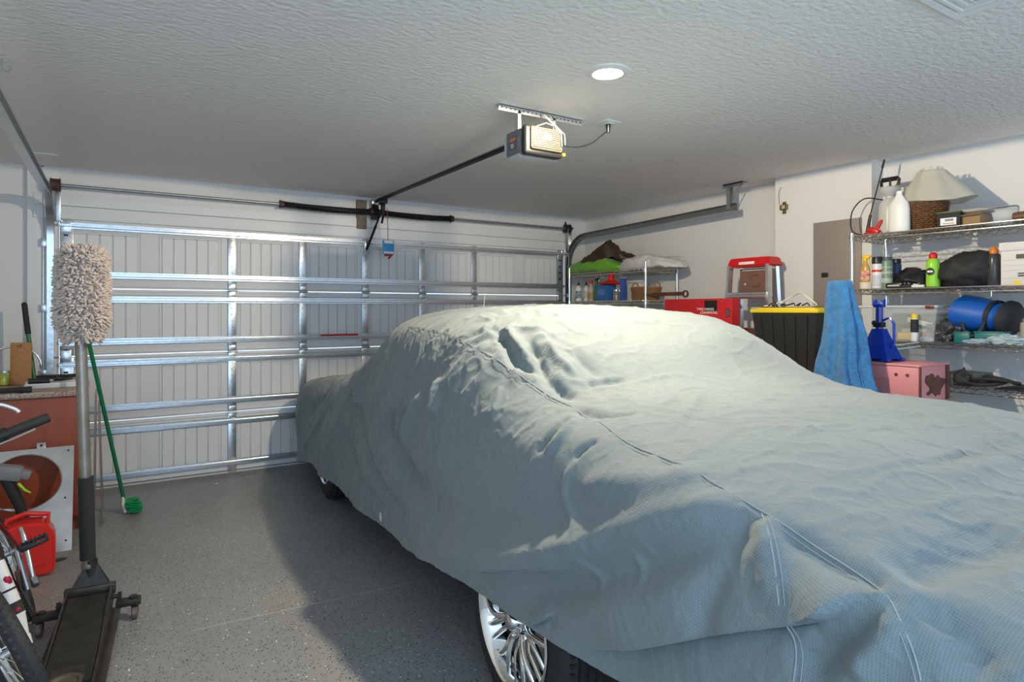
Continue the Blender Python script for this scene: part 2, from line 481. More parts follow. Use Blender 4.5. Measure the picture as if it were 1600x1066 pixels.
# ------------------------------------------------------------------ opener
OX, OY, OZ = 1.975, 2.885, 2.267
op = thing('garage_door_opener', 'grey and black garage door opener hung from ceiling, rail running to door', 'garage door opener', (OX, OY, OZ))
M_opg = mat('opener_grey', (.17, .17, .18), .45); M_opl = mat('opener_light_grey', (.42, .43, .45), .4)
g = G(); g.box2((-.122, -.055, .0), (.122, .10, .150), .012); obj('housing', g, M_opg, op)
g = G(); g.box2((-.125, -.10, .0), (.125, -.055, .16), .016, 3); cap = obj('end_cap', g, M_black, op)
g = G(); g.box2((-.128, -.045, -.004), (.128, .108, .012), .004); g.box2((-.128, .095, .0), (.128, .108, .13), .004); obj('bottom_tray', g, M_opl, op)
g = G(); g.box2((-.095, -.118, .028), (.112, -.098, .150), .012, 3)
lens = obj('lamp_lens', g, mat('clear_lens', (.13, .115, .085), .5), op); lens['label'] = 'ribbed translucent lamp lens'
g = G()
for i in range(11):
    z = .040 + i * .0098; g.cyl((-.088, -.119, z), (.098, -.119, z), .0022, n=6)
obj('lens_rib', g, mat('lens_rib', (.04, .035, .03), .5), lens)
g = G(); g.cyl((-.02, -.105, .1), (.03, -.105, .1), .02, n=12); obj('bulb', g, M_white, lens)
g = G(); g.box2((-.1245, -.012, .045), (-.1215, .062, .115)); g.mi = 1; g.box2((-.1255, -.006, .088), (-.1225, .05, .108)); g.mi = 2
g.box2((-.1255, .012, .052), (-.1225, .04, .056)); g.box2((-.1255, .008, .062), (-.1225, .046, .066)); g.box2((-.1255, .015, .071), (-.1225, .045, .075))
obj('warning_label', g, [mat('label_plum', (.13, .10, .13), .5), mat('label_orange', (.62, .22, .10), .5), M_paper], op)
for dx in (-.105, .13):      # perforated straps up to the angle iron
    g = G(); z0, z1 = .14, CEIL - OZ - .02
    g.box2((dx - .0015, -.0, z0), (dx + .0015, .026, z1)); g.box2((dx - .0015, -.002, z0), (dx + .018, .001, z1)); g.box2((dx - .02, -.004, z0), (dx + .024, .03, z0 + .004))
    g.mi = 1
    for z in np.linspace(z0 + .015, z1 - .01, 5): g.cyl((dx + .009, -.0028, z), (dx + .009, -.002, z), .004, n=8)
    obj('hanging_strap', g, [M_galv, M_black], op)
g = G(); zz = CEIL - OZ; a0, a1 = 1.745 - OX, 2.31 - OX
g.box2((a0, -.002, zz - .034), (a1, .001, zz - .001)); g.box2((a0, -.002, zz - .004), (a1, .032, zz - .001)); g.mi = 1
for x in np.arange(a0 + .02, a1 - .01, .028): g.cyl((x, -.0035, zz - .018), (x, -.0018, zz - .018), .0042, n=8)
obj('angle_iron', g, [M_galv, M_black], op)
rail_end = Vector((2.185 - OX, 5.96 - OY, 2.500 - OZ)); r0 = Vector((0, .10, .135))
g = G(); d = (rail_end - r0)
g.tube([r0, rail_end], .022, 4, flat=.85); g.tube([r0 + Vector((0, 0, -.012)), rail_end + Vector((0, 0, -.012))], .020, 4, flat=.5)
obj('rail', g, M_blackmetal, op)
g = G(); e = rail_end; g.box((e.x - .01, e.y - .02, e.z - .01), (.07, .06, .05), .004); g.cyl((e.x - .03, e.y - .03, e.z - .02), (e.x + .03, e.y - .03, e.z - .02), .01, n=8); obj('header_bracket', g, M_galv, op)
tr = e - Vector((.0, .22, .035))
g = G(); g.box(tr + Vector((0, 0, .0)), (.05, .13, .045), .006); g.box(tr + Vector((0, 0, -.05)), (.03, .05, .07), .006); g.tube([tr + Vector((0, -.02, -.03)), tr + Vector((.004, .0, -.13)), tr + Vector((0, .03, -.2))], .012, 6); obj('trolley', g, M_blackmetal, op)
g = G(); a = tr + Vector((0, .0, -.05)); b = Vector((2.105 - OX, DY - .09 - OY, 2.04 - OZ))
g.tube([a, a.lerp(b, .5), b], .011, 6, flat=.45); g.tube([a.lerp(b, .45), b + Vector((-.01, 0, -.02))], .016, 6, flat=.4); obj('door_arm', g, M_blackmetal, op)
# release cord and hanging tag
g = G(); c0 = tr + Vector((.03, -.03, -.06)); c1 = Vector((c0.x + .01, c0.y, 1.985 - OZ)); g.tube([c0, c0.lerp(c1, .5) + Vector((.003, 0, 0)), c1], .0035, 6); cord = obj('release_cord', g, mat('red_cord', (.28, .03, .03), .7), op)
g = G(); g.box((c1.x, c1.y - .006, c1.z + .045), (.115, .012, .135), .004); g.mi = 1; g.box((c1.x, c1.y - .0135, c1.z + .095), (.09, .004, .025)); g.box((c1.x, c1.y - .0135, c1.z - .005), (.10, .004, .022))
g.mi = 2; g.tube([(c1.x - .04, c1.y - .012, c1.z - .03), (c1.x + .04, c1.y - .012, c1.z - .03), (c1.x, c1.y - .012, c1.z - .06)], .011, 6)
tg = obj('release_tag', g, [mat('tag_blue', (.03, .30, .62), .4), M_paper, mat('tag_red', (.40, .01, .02), .5)], cord); tg['label'] = 'blue and white tag with red pull handle'
# bent wire hanging over the opener and mains cord
g = G(); g.tube([(.04, -.03, CEIL - OZ - .02), (.05, -.07, .21), (.075, -.11, .16), (.095, -.125, .125), (.10, -.125, .06)], .005, 6, flat=.5)
g.tube([(.045, -.03, CEIL - OZ - .02), (.08, -.08, .19), (.12, -.12, .13), (.122, -.125, .07)], .003, 6)
g.tube([(-.04, -.08, .16), (.02, -.09, .185), (.07, -.09, .175), (.125, -.08, .12), (.13, -.08, .06)], .0035, 6); obj('antenna_wire', g, mat('dull_white_wire', (.20, .19, .18), .5), op)
OUT = at(950, 193, Z=CEIL - .004) - Vector((OX, OY, OZ))
g = G(); pts = []
A, Bq = Vector((.125, -.06, .12)), OUT + Vector((0, -.002, -.045))
mid = [A, A + Vector((.03, -.0, -.03)), A.lerp(Bq, .35) + Vector((0, 0, -.062)), A.lerp(Bq, .65) + Vector((0, 0, -.055)), A.lerp(Bq, .9) + Vector((.0, 0, -.012)), Bq]
def spline(P, n=8):
    P = [Vector(p) for p in P]; Q = [P[0] * 2 - P[1]] + P + [P[-1] * 2 - P[-2]]; out = []
    for i in range(1, len(Q) - 2):
        for j in range(n):
            t = j / n
            out.append(.5 * ((2 * Q[i]) + (Q[i + 1] - Q[i - 1]) * t + (2 * Q[i - 1] - 5 * Q[i] + 4 * Q[i + 1] - Q[i + 2]) * t * t + (3 * Q[i] - Q[i - 1] - 3 * Q[i + 1] + Q[i + 2]) * t ** 3))
    out.append(P[-1]); return out
g.tube(spline(mid), .0042, 8); pc = obj('power_cord', g, M_black, op)
g = G(); g.cyl(Bq + Vector((0, 0, -.01)), Bq + Vector((0, 0, .038)), .009, .016, 10); obj('plug', g, M_black, pc)
g = G(); g.ball((.135, -.095, .025), .010, 8, 6); obj('knob', g, M_yellow, op)
o = OUT + Vector((OX, OY, OZ))
g = G(); g.box((0, 0, -.003), (.115, .115, .006), .002); g.box((0, 0, -.0085), (.04, .07, .005), .001)
tag(place(obj('ceiling_outlet', g, M_white), (o.x, o.y, CEIL)), 'white outlet plate in the ceiling with black plug hanging from it', 'outlet')

# ------------------------------------------------------------------ ceiling fittings
lt = thing('recessed_lamp', 'lit round recessed lamp in the ceiling', 'ceiling lamp', (LAMP[0], LAMP[1], CEIL))
g = G(); g.lathe([(.066, -.001), (.066, -.010), (.070, -.013), (.10, -.006), (.102, -.0005)], n=40, caps=False); obj('trim_ring', g, M_white, lt)
g = G(); g.lathe([(.0, -.009), (.066, -.009)], n=40, caps=False)
g = G(); vs = [(.067 * math.cos(2 * PI * i / 40), .067 * math.sin(2 * PI * i / 40), -.009) for i in range(40)]; g.add(vs, [tuple(range(40))])
obj('diffuser', g, mat('lamp_diffuser', (1, .9, .7), .5, emit=((1.0, .80, .42), 9.0)), lt)
g = G(); v0 = at(1497, 22, Z=CEIL); 
cx, cy = at(1490, 27, Z=CEIL)[0:2]
vent = thing('ceiling_vent', 'white square vent frame at the top right of the ceiling', 'vent', (cx - .19, cy - .19, CEIL), rz=0)
g = G()
q2 = math.sqrt(2)
g.lathe([(.19 * q2, 0), (.19 * q2, -.010), (.182 * q2, -.014), (.162 * q2, -.010), (.160 * q2, -.002), (.150 * q2, -.002), (.150 * q2, -.012), (.138 * q2, -.012), (.137 * q2, -.001), (.122 * q2, -.001), (.122 * q2, -.010), (.110 * q2, -.010), (.110 * q2, 0)], n=4, m=Matrix.Rotation(PI / 4, 3, 'Z'), caps=False)
obj('frame', g, M_white, vent, smooth=20)
g = G()
for i in range(8): g.box((0, -.09 + i * .026, -.006), (.22, .016, .002), 0, (.5, 0, 0))
obj('louvre', g, M_white, vent)
g = G(); a, b = at(45, 238, Z=CEIL), at(79, 242, Z=CEIL); g.box2((a.x, a.y - .04, CEIL - .008), (a.x + .17, a.y + .04, CEIL), .002)
tag(obj('ceiling_plate', g, M_white), 'small flat white plate on the ceiling near the left corner', 'plate')
p = at(2, 92, Z=CEIL); g = G(); g.tube(spline([(0, 0, 0), (0, 0, -.03), (.012, 0, -.05), (.03, 0, -.04), (.03, 0, -.02)], 4), .003, 6)
tag(place(obj('ceiling_hook', g, M_galv_dull), p), 'small steel hook screwed into the ceiling at far left', 'hook')
# ------------------------------------------------------------------ car under its cover
CARYAW = math.radians(-3.0)
car = thing('covered_car', 'long car parked facing away under a pale blue grey fabric cover', 'car', (2.0069, -.0458, 0), rz=CARYAW)

def hermite(xs, ys, x):
    xs = np.asarray(xs, float); ys = np.asarray(ys, float); x = np.clip(x, xs[0], xs[-1])
    h = np.diff(xs); d = np.diff(ys) / h
    m = np.empty_like(ys); m[0] = d[0]; m[-1] = d[-1]
    for i in range(1, len(xs) - 1):
        if d[i - 1] * d[i] <= 0: m[i] = 0
        else: m[i] = 3 * (h[i - 1] + h[i]) / ((2 * h[i] + h[i - 1]) / d[i - 1] + (h[i] + 2 * h[i - 1]) / d[i])
    k = np.clip(np.searchsorted(xs, x) - 1, 0, len(xs) - 2); t = (x - xs[k]) / h[k]
    return ((2 * t ** 3 - 3 * t ** 2 + 1) * ys[k] + (t ** 3 - 2 * t ** 2 + t) * h[k] * m[k] + (-2 * t ** 3 + 3 * t ** 2) * ys[k + 1] + (t ** 3 - t ** 2) * h[k] * m[k + 1])

# stations along the car: y then (half width, height) from the centre line to the hem
ST = [
 (0.30, [(0, .86), (.30, .86), (.58, .85), (.72, .82), (.80, .74), (.83, .62), (.84, .50), (.85, .42)]),
 (0.42, [(0, .93), (.32, .93), (.64, .925), (.80, .89), (.87, .80), (.90, .66), (.91, .52), (.93, .42)]),
 (0.62, [(0, .97), (.33, .97), (.66, .965), (.83, .94), (.905, .86), (.935, .70), (.945, .54), (.96, .42)]),
 (1.00, [(0, 1.06), (.34, 1.055), (.67, 1.035), (.84, .995), (.915, .91), (.945, .74), (.955, .60), (.97, .49)]),
 (1.50, [(0, 1.10), (.34, 1.095), (.67, 1.07), (.83, 1.02), (.905, .92), (.94, .75), (.96, .58), (.975, .455)]),
 (1.85, [(0, 1.15), (.34, 1.14), (.64, 1.105), (.80, 1.045), (.885, .94), (.93, .76), (.955, .57), (.975, .415)]),
 (2.10, [(0, 1.29), (.34, 1.275), (.60, 1.22), (.755, 1.13), (.86, 1.00), (.92, .80), (.955, .59), (.975, .41)]),
 (2.40, [(0, 1.425), (.34, 1.41), (.60, 1.345), (.73, 1.25), (.83, 1.10), (.905, .86), (.95, .60), (.975, .36)]),
 (2.80, [(0, 1.465), (.34, 1.45), (.60, 1.395), (.73, 1.31), (.82, 1.16), (.90, .90), (.95, .60), (.98, .30)]),
 (3.30, [(0, 1.465), (.34, 1.45), (.60, 1.40), (.73, 1.32), (.81, 1.18), (.89, .91), (.935, .58), (.96, .26)]),
 (3.70, [(0, 1.44), (.34, 1.43), (.58, 1.385), (.71, 1.31), (.79, 1.17), (.88, .90), (.93, .57), (.95, .24)]),
 (4.05, [(0, 1.34), (.34, 1.33), (.56, 1.28), (.69, 1.20), (.78, 1.07), (.87, .84), (.925, .54), (.95, .225)]),
 (4.50, [(0, 1.13), (.34, 1.12), (.58, 1.08), (.72, 1.01), (.81, .90), (.885, .74), (.955, .50), (.975, .245)]),
 (4.90, [(0, .95), (.34, .95), (.60, .93), (.76, .90), (.85, .82), (.91, .67), (.965, .46), (.985, .255)]),
 (5.25, [(0, .89), (.34, .89), (.64, .885), (.82, .87), (.90, .80), (.945, .62), (.975, .40), (.985, .20)]),
 (5.56, [(0, .85), (.34, .85), (.64, .845), (.82, .82), (.91, .75), (.955, .58), (.955, .36), (.95, .15)]),
 (5.72, [(0, .74), (.32, .74), (.60, .73), (.77, .70), (.86, .64), (.90, .52), (.90, .36), (.89, .20)]),
]
KN = [0, .19, .35, .44, .53, .68, .84, 1.0]
def _caps(front):
    y0, P = ST[0] if front else ST[-1]
    out = []
    for k, dy, dw in ((.72, .035, .0), (.35, .05, .0), (.0, .045, .01)):
        zh = P[-1][1]
        out.append((y0 + (-dy if front else dy), [(w + (dw if w else 0), zh + (z - zh) * k) for w, z in P]))
    return out
_f = _caps(True)[::-1]; _b = _caps(False)
ALL = _f + ST + _b
TK = [ST[0][0] - .44, ST[0][0] - .30, ST[0][0] - .15] + [s[0] for s in ST] + [ST[-1][0] + .15, ST[-1][0] + .30, ST[-1][0] + .5]
NU, NV = 521, 760
# finer rows near the camera
tv = np.linspace(TK[0], TK[-1], NV)
yv = hermite(TK, [s[0] for s in ALL], tv)
WK = np.array([hermite(TK, [s[1][i][0] for s in ALL], tv) for i in range(8)])   # 8 x NV
ZK = np.array([hermite(TK, [s[1][i][1] for s in ALL], tv) for i in range(8)])
qv = np.linspace(-1, 1, NU)
aq = np.abs(qv)
WX = np.zeros((NV, NU)); ZZ = np.zeros((NV, NU))
for r in range(NV):
    WX[r] = hermite(KN, WK[:, r], aq) * np.sign(qv); ZZ[r] = hermite(KN, ZK[:, r], aq)
YY = np.repeat(yv[:, None], NU, 1)
_sr = np.clip((WX - .05) / .5, 0, 1); _sr = _sr * _sr * (3 - 2 * _sr); _hi = np.clip((ZZ - .75) / .3, 0, 1)
ZZ = ZZ + _sr * _hi * (.092 * np.exp(-((YY - 2.09) / .29) ** 2) + .028 * np.exp(-((YY - .95) / .6) ** 2))
P0 = np.stack([WX, YY, ZZ], -1)

def normals(P):
    du = np.gradient(P, axis=1); dv = np.gradient(P, axis=0)
    n = np.cross(du, dv); n /= (np.linalg.norm(n, axis=-1, keepdims=True) + 1e-9); return n

_rng = np.random.RandomState(7); _perm = _rng.permutation(256); _perm = np.concatenate([_perm, _perm, _perm])
_grad = _rng.normal(size=(256, 3)); _grad /= np.linalg.norm(_grad, axis=1, keepdims=True)
def gnoise(p):
    i = np.floor(p).astype(int); f = p - i; i &= 255
    u = f * f * f * (f * (f * 6 - 15) + 10); out = 0
    for a in (0, 1):
        for b in (0, 1):
            for c in (0, 1):
                h = _perm[_perm[_perm[(i[..., 0] + a) & 255] + ((i[..., 1] + b) & 255)] + ((i[..., 2] + c) & 255)]
                gr = _grad[h]; d = f - np.array([a, b, c])
                w = (u[..., 0] if a else 1 - u[..., 0]) * (u[..., 1] if b else 1 - u[..., 1]) * (u[..., 2] if c else 1 - u[..., 2])
                out = out + w * (gr * d).sum(-1)
    return out * 1.6

FOLDS = []   # (kind, amplitude, width, [(x, y, z), ...])
FOLDS = [
 ('r', 0.034, 0.05, [(-0.977, 2.618, 0.332), (-0.964, 2.086, 0.515), (-0.944, 1.549, 0.719), (-0.924, 1.192, 0.875), (-0.892, 1.025, 0.951), (-0.837, 0.923, 0.989)]),
 ('r', 0.03, 0.045, [(-0.967, 2.08, 0.488), (-0.949, 1.613, 0.663), (-0.936, 1.281, 0.8)]),
 ('s', 0.018, 0.035, [(-0.966, 1.976, 0.49), (-0.953, 1.684, 0.607), (-0.948, 1.426, 0.692)]),
 ('r', -0.034, 0.05, [(-0.969, 1.827, 0.463), (-0.96, 1.56, 0.576), (-0.946, 1.268, 0.721), (-0.932, 1.046, 0.838), (-0.91, 0.931, 0.917), (-0.856, 0.89, 0.974)]),
 ('r', 0.038, 0.06, [(-0.961, 1.424, 0.575), (-0.948, 1.164, 0.707), (-0.936, 1.002, 0.818), (-0.916, 0.908, 0.898), (-0.857, 0.882, 0.972)]),
 ('s', 0.044, 0.05, [(-0.967, 1.297, 0.528), (-0.956, 1.155, 0.609), (-0.948, 0.99, 0.704), (-0.94, 0.87, 0.772), (-0.923, 0.744, 0.835), (-0.906, 0.675, 0.874), (-0.883, 0.634, 0.902)]),
 ('r', -0.026, 0.035, [(-0.851, 0.887, 0.977), (-0.914, 0.892, 0.903), (-0.936, 0.926, 0.811), (-0.945, 0.936, 0.732)]),
 ('r', 0.022, 0.03, [(-0.85, 0.878, 0.976), (-0.896, 0.817, 0.925), (-0.919, 0.783, 0.863)]),
 ('r', -0.024, 0.03, [(-0.847, 0.864, 0.976), (-0.855, 0.737, 0.951), (-0.853, 0.646, 0.933), (-0.85, 0.612, 0.927)]),
 ('r', 0.022, 0.04, [(-0.85, 0.612, 0.927), (-0.892, 0.647, 0.894), (-0.918, 0.72, 0.851)]),
 ('r', -0.034, 0.03, [(-0.87, 0.591, 0.905), (-0.906, 0.626, 0.859), (-0.925, 0.675, 0.801), (-0.937, 0.719, 0.734)]),
 ('r', 0.03, 0.03, [(-0.871, 0.577, 0.9), (-0.908, 0.601, 0.843), (-0.925, 0.625, 0.779)]),
 ('r', -0.03, 0.055, [(-0.394, 0.577, 0.962), (-0.54, 0.585, 0.961), (-0.704, 0.587, 0.956), (-0.812, 0.604, 0.942)]),
 ('r', -0.02, 0.03, [(-0.838, 0.568, 0.924), (-0.837, 0.521, 0.91), (-0.847, 0.468, 0.878), (-0.849, 0.432, 0.851)]),
 ('r', -0.014, 0.03, [(-0.828, 0.526, 0.917), (-0.814, 0.483, 0.91), (-0.842, 0.443, 0.868)]),
 ('r', -0.026, 0.035, [(-0.763, 4.49, 0.968), (-0.888, 3.884, 0.807), (-0.929, 3.569, 0.606), (-0.946, 3.24, 0.476), (-0.971, 2.757, 0.392)]),
 ('r', -0.034, 0.055, [(-0.894, 3.194, 0.902), (-0.915, 3.162, 0.779), (-0.944, 2.911, 0.63), (-0.953, 2.6, 0.572), (-0.959, 2.336, 0.524)]),
 ('r', 0.03, 0.035, [(-0.865, 2.849, 1.035), (-0.898, 2.957, 0.903), (-0.922, 3.023, 0.765)]),
 ('r', 0.02, 0.02, [(-0.88, 3.005, 0.976), (-0.899, 3.096, 0.883), (-0.921, 3.103, 0.75)]),
 ('r', 0.035, 0.04, [(-0.796, 4.491, 0.924), (-0.918, 4.754, 0.641), (-0.972, 5.425, 0.188)]),
 ('r', -0.03, 0.05, [(-0.751, 5.005, 0.896), (-0.89, 4.988, 0.755), (-0.958, 5.281, 0.541)]),
 ('r', -0.022, 0.035, [(-0.912, 4.303, 0.663), (-0.925, 3.975, 0.551), (-0.945, 3.515, 0.39), (-0.966, 3.013, 0.374)]),
 ('r', -0.02, 0.05, [(-0.901, 3.475, 0.827), (-0.944, 2.858, 0.642), (-0.95, 2.226, 0.62)]),
 ('r', 0.055, 0.055, [(-0.831, 4.116, 0.941), (-0.891, 3.819, 0.816)]),
 ('r', 0.03, 0.04, [(-0.838, 2.736, 1.114), (-0.866, 2.685, 1.03), (-0.891, 2.638, 0.934)]),
 ('r', -0.04, 0.022, [(-0.628, 2.585, 1.364), (-0.676, 2.359, 1.289), (-0.701, 2.23, 1.22), (-0.661, 2.092, 1.19)]),
 ('r', 0.022, 0.02, [(-0.611, 2.477, 1.355), (-0.647, 2.286, 1.283), (-0.642, 2.173, 1.235)]),
 ('r', -0.04, 0.026, [(-0.583, 2.34, 1.335), (-0.632, 2.153, 1.231), (-0.663, 2.02, 1.159), (-0.646, 1.849, 1.104)]),
 ('r', 0.024, 0.02, [(-0.543, 2.256, 1.315), (-0.565, 2.112, 1.237), (-0.567, 1.982, 1.17)]),
 ('r', -0.02, 0.028, [(-0.738, 2.675, 1.291), (-0.671, 2.572, 1.335), (-0.559, 2.51, 1.38)]),
 ('r', -0.016, 0.022, [(-0.751, 2.558, 1.258), (-0.697, 2.502, 1.303), (-0.657, 2.442, 1.322)]),
 ('r', -0.02, 0.03, [(-0.495, 2.217, 1.31), (-0.489, 2.071, 1.237), (-0.469, 1.946, 1.168)]),
 ('r', -0.02, 0.02, [(-0.564, 1.922, 1.141), (-0.474, 1.919, 1.153), (-0.374, 1.904, 1.157)]),
 ('r', -0.022, 0.025, [(-0.701, 1.799, 1.084), (-0.687, 1.661, 1.078), (-0.592, 1.592, 1.087)]),
 ('r', -0.022, 0.014, [(-0.884, 1.752, 0.949), (-0.842, 1.733, 1.009), (-0.747, 1.758, 1.066)]),
 ('r', 0.018, 0.02, [(-0.883, 1.698, 0.955), (-0.838, 1.671, 1.015), (-0.754, 1.709, 1.061)]),
 ('r', -0.014, 0.014, [(-0.88, 1.556, 0.968), (-0.846, 1.535, 1.008), (-0.811, 1.517, 1.031)]),
 ('r', 0.012, 0.015, [(-0.86, 2.139, 1.002), (-0.827, 2.163, 1.065), (-0.784, 2.206, 1.132)]),
 ('r', 0.012, 0.014, [(-0.881, 1.544, 0.966), (-0.906, 1.542, 0.915), (-0.92, 1.528, 0.862), (-0.93, 1.451, 0.818), (-0.935, 1.413, 0.793)]),
 ('r', 0.01, 0.012, [(-0.943, 1.401, 0.735), (-0.947, 1.336, 0.705), (-0.951, 1.304, 0.674)]),
 ('r', 0.01, 0.012, [(-0.935, 1.191, 0.813), (-0.94, 1.166, 0.782), (-0.944, 1.157, 0.746)]),
 ('r', 0.022, 0.05, [(-0.91, 1.463, 0.906), (-0.892, 1.336, 0.953), (-0.867, 1.159, 0.983), (-0.795, 1.077, 1.018)]),
 ('r', 0.01, 0.018, [(-0.143, 1.717, 1.122), (-0.486, 1.477, 1.086), (-0.676, 1.369, 1.06)]),
 ('r', 0.008, 0.015, [(-0.45, 1.4, 1.082), (-0.262, 1.427, 1.09), (-0.202, 1.361, 1.086)]),
 ('r', 0.008, 0.016, [(-0.392, 1.144, 1.067), (-0.237, 1.163, 1.072), (-0.105, 1.147, 1.073)]),
 ('r', 0.008, 0.014, [(-0.478, 1.604, 1.098), (-0.345, 1.661, 1.111)]),
 ('r', -0.008, 0.02, [(-0.213, 2.013, 1.23), (-0.236, 1.834, 1.141), (-0.41, 1.524, 1.095)]),
 ('r', 0.01, 0.03, [(0.363, 1.697, 1.128), (0.483, 1.631, 1.114), (0.492, 1.504, 1.101)]),
 ('r', 0.012, 0.04, [(-0.309, 0.785, 1.011), (-0.067, 0.793, 1.014), (0.169, 0.8, 1.019)]),
 ('r', -0.01, 0.03, [(-0.29, 0.854, 1.028), (-0.017, 0.846, 1.029), (0.263, 0.853, 1.038)]),
 ('r', -0.012, 0.02, [(-0.971, 1.535, 0.483), (-0.967, 1.487, 0.525)]),
 ('s', 0.02, 0.03, [(-0.973, 1.613, 0.459), (-0.966, 1.522, 0.529)]),
]
SEAMS = [[(-0.71, 3.467, 1.332), (-0.718, 3.056, 1.328), (-0.735, 2.734, 1.301), (-0.742, 2.51, 1.26), (-0.735, 2.337, 1.228), (-0.729, 2.209, 1.189), (-0.72, 2.094, 1.155), (-0.712, 1.988, 1.123), (-0.701, 1.873, 1.093), (-0.699, 1.775, 1.083), (-0.717, 1.676, 1.072), (-0.748, 1.548, 1.056), (-0.779, 1.431, 1.04), (-0.79, 1.347, 1.032), (-0.802, 1.229, 1.023), (-0.816, 1.11, 1.013), (-0.829, 1.005, 1.0), (-0.838, 0.893, 0.985), (-0.836, 0.808, 0.973), (-0.838, 0.72, 0.957), (-0.845, 0.645, 0.938), (-0.858, 0.596, 0.918), (-0.877, 0.561, 0.886), (-0.889, 0.537, 0.856), (-0.898, 0.52, 0.82)], [(-0.842, 0.884, 0.982), (-0.878, 0.823, 0.946), (-0.91, 0.775, 0.89), (-0.929, 0.743, 0.807), (-0.934, 0.729, 0.765), (-0.939, 0.732, 0.723)]]

def seg_dist(P, a, b):
    ab = b - a; t = np.clip(((P - a) @ ab) / (ab @ ab), 0, 1)
    return np.linalg.norm(P - (a + t[..., None] * ab), axis=-1), t
def apply_folds(P, N):
    D = np.zeros(P.shape[:2]); T = np.zeros(P.shape)
    for kind, amp, wid, pts in FOLDS:
        pts = [np.array(q, float) for q in spline(pts, 5)] if len(pts) > 2 else [np.array(q, float) for q in pts]
        A = np.array(pts); lo = A.min(0) - wid * 4; hi = A.max(0) + wid * 4
        sel = ((P > lo) & (P < hi)).all(-1)
        if not sel.any(): continue
        Q = P[sel]; best = np.full(len(Q), 9.0); tt = np.zeros(len(Q)); sgn = np.ones(len(Q)); sv = np.zeros(Q.shape); n = len(pts) - 1
        for k in range(n):
            d, t = seg_dist(Q, pts[k], pts[k + 1]); m = d < best
            best[m] = d[m]; tt[m] = (k + t[m]) / n
            near = pts[k] + t[m][:, None] * (pts[k + 1] - pts[k])
            tg = pts[k + 1] - pts[k]; tg = tg / np.linalg.norm(tg)
            cr = np.cross(N[sel][m], tg); sv[m] = cr; side = ((Q[m] - near) * cr).sum(-1); sgn[m] = np.where(side >= 0, 1, -1)
        taper = np.clip(np.sin(np.pi * np.clip(tt * .96 + .02, 0, 1)) * 1.8, 0, 1)
        x = best / wid
        if kind == 'r': f = np.exp(-x * x)
        elif kind == 'm': f = np.exp(-x * x) - .45 * np.exp(-((x - 1.6) / .8) ** 2)
        else:  # step: raised on the positive side, cut back sharply on the other
            sx = x * sgn; f = np.where(sx >= 0, np.exp(-(sx * .8) ** 2), -.55 * np.exp(sx * 1.6)); T[sel] -= sv * (np.clip(.5 + sx * wid / .030, 0, 1) * np.exp(-(np.maximum(sx, 0) * 1.1) ** 2) * taper * abs(amp) * .62)[:, None]
        D[sel] += amp * f * taper
    return D, T
N0 = normals(P0)
def wrinkles(P, N):
    X, Y, Z = P[..., 0], P[..., 1], P[..., 2]
    side = np.clip((np.abs(X) - .70) / .12, 0, 1)             # 1 on the flanks
    low = np.clip((1.0 - Z) / .7, 0, 1)
    w1 = gnoise(np.stack([X * 1.1, Y * 1.6, Z * .8 + 3], -1))
    s = Y * 2.6 + Z * .9 + w1 * .8                             # hanging folds down the flanks
    hang = gnoise(np.stack([s, Z * .5 + 9, X * 0 + np.sign(X) * 3.3], -1))
    D = side * (.020 + .028 * low) * hang
    fine = gnoise(np.stack([Y * 7 + Z * 3 + w1 * 2, Z * 2.2, X * 4], -1)); D += side * .004 * fine
    def ridged(sx, sy, sz, o, p=3.0):
        n = gnoise(np.stack([X * sx + o + w1 * .7, Y * sy, Z * sz], -1)); return np.maximum(0, 1 - np.abs(n) * p) ** 2
    crk = np.exp(-((X + .55) / .26) ** 2) * np.exp(-((Y - 2.60) / .70) ** 2)
    D += crk * (.020 * gnoise(np.stack([X * 8 + w1, Y * 7 + X * 4, Z * 5 + 2], -1)) + .014 * ridged(8, 7, 7, 4) - .010 * ridged(5, 5, 4, 12, 5))
    crs = gnoise(np.stack([Y * 4.5 + Z * 1.8 + w1 * 1.5, Z * 1.3 + 4, X * 0 + 2.2], -1)); D += side * (.001 + .0065 * np.clip((Y - 1.7) / .8, 0, 1)) * np.maximum(0, 1 - np.abs(crs) * 7) ** 1.5
    crs = gnoise(np.stack([Y * 9 - Z * 4 + w1 * 2, Z * 3.2 + 8, X * 0 + 7.2], -1)); D -= side * (.0015 + .0035 * np.clip((Y - 1.7) / .8, 0, 1)) * np.maximum(0, 1 - np.abs(crs) * 6) ** 1.5
    top = 1 - side
    D += top * (.0060 * ridged(2.6, 3.4, 2, 1, 6) + .0045 * ridged(5, 7, 3, 8, 6) + .010 * gnoise(np.stack([X * 1.7, Y * 2.2, Z + 5], -1)))
    D += .0026 * ridged(10, 13, 9, 6, 6) + .0012 * gnoise(np.stack([X * 14, Y * 14, Z * 14], -1))
    return D
DF, TF = apply_folds(P0, N0); D0 = DF + wrinkles(P0, N0)
P1 = P0 + N0 * D0[..., None] + TF
# hem: slight scallops
hemk = np.clip((aq - .93) / .07, 0, 1)[None, :] ** 2
P1[..., 2] += hemk * .018 * gnoise(np.stack([YY * 2.3, np.sign(WX) * 5 + YY * 0, YY * 0 + 1.5], -1))
P1[..., 2] = np.maximum(P1[..., 2], .06)

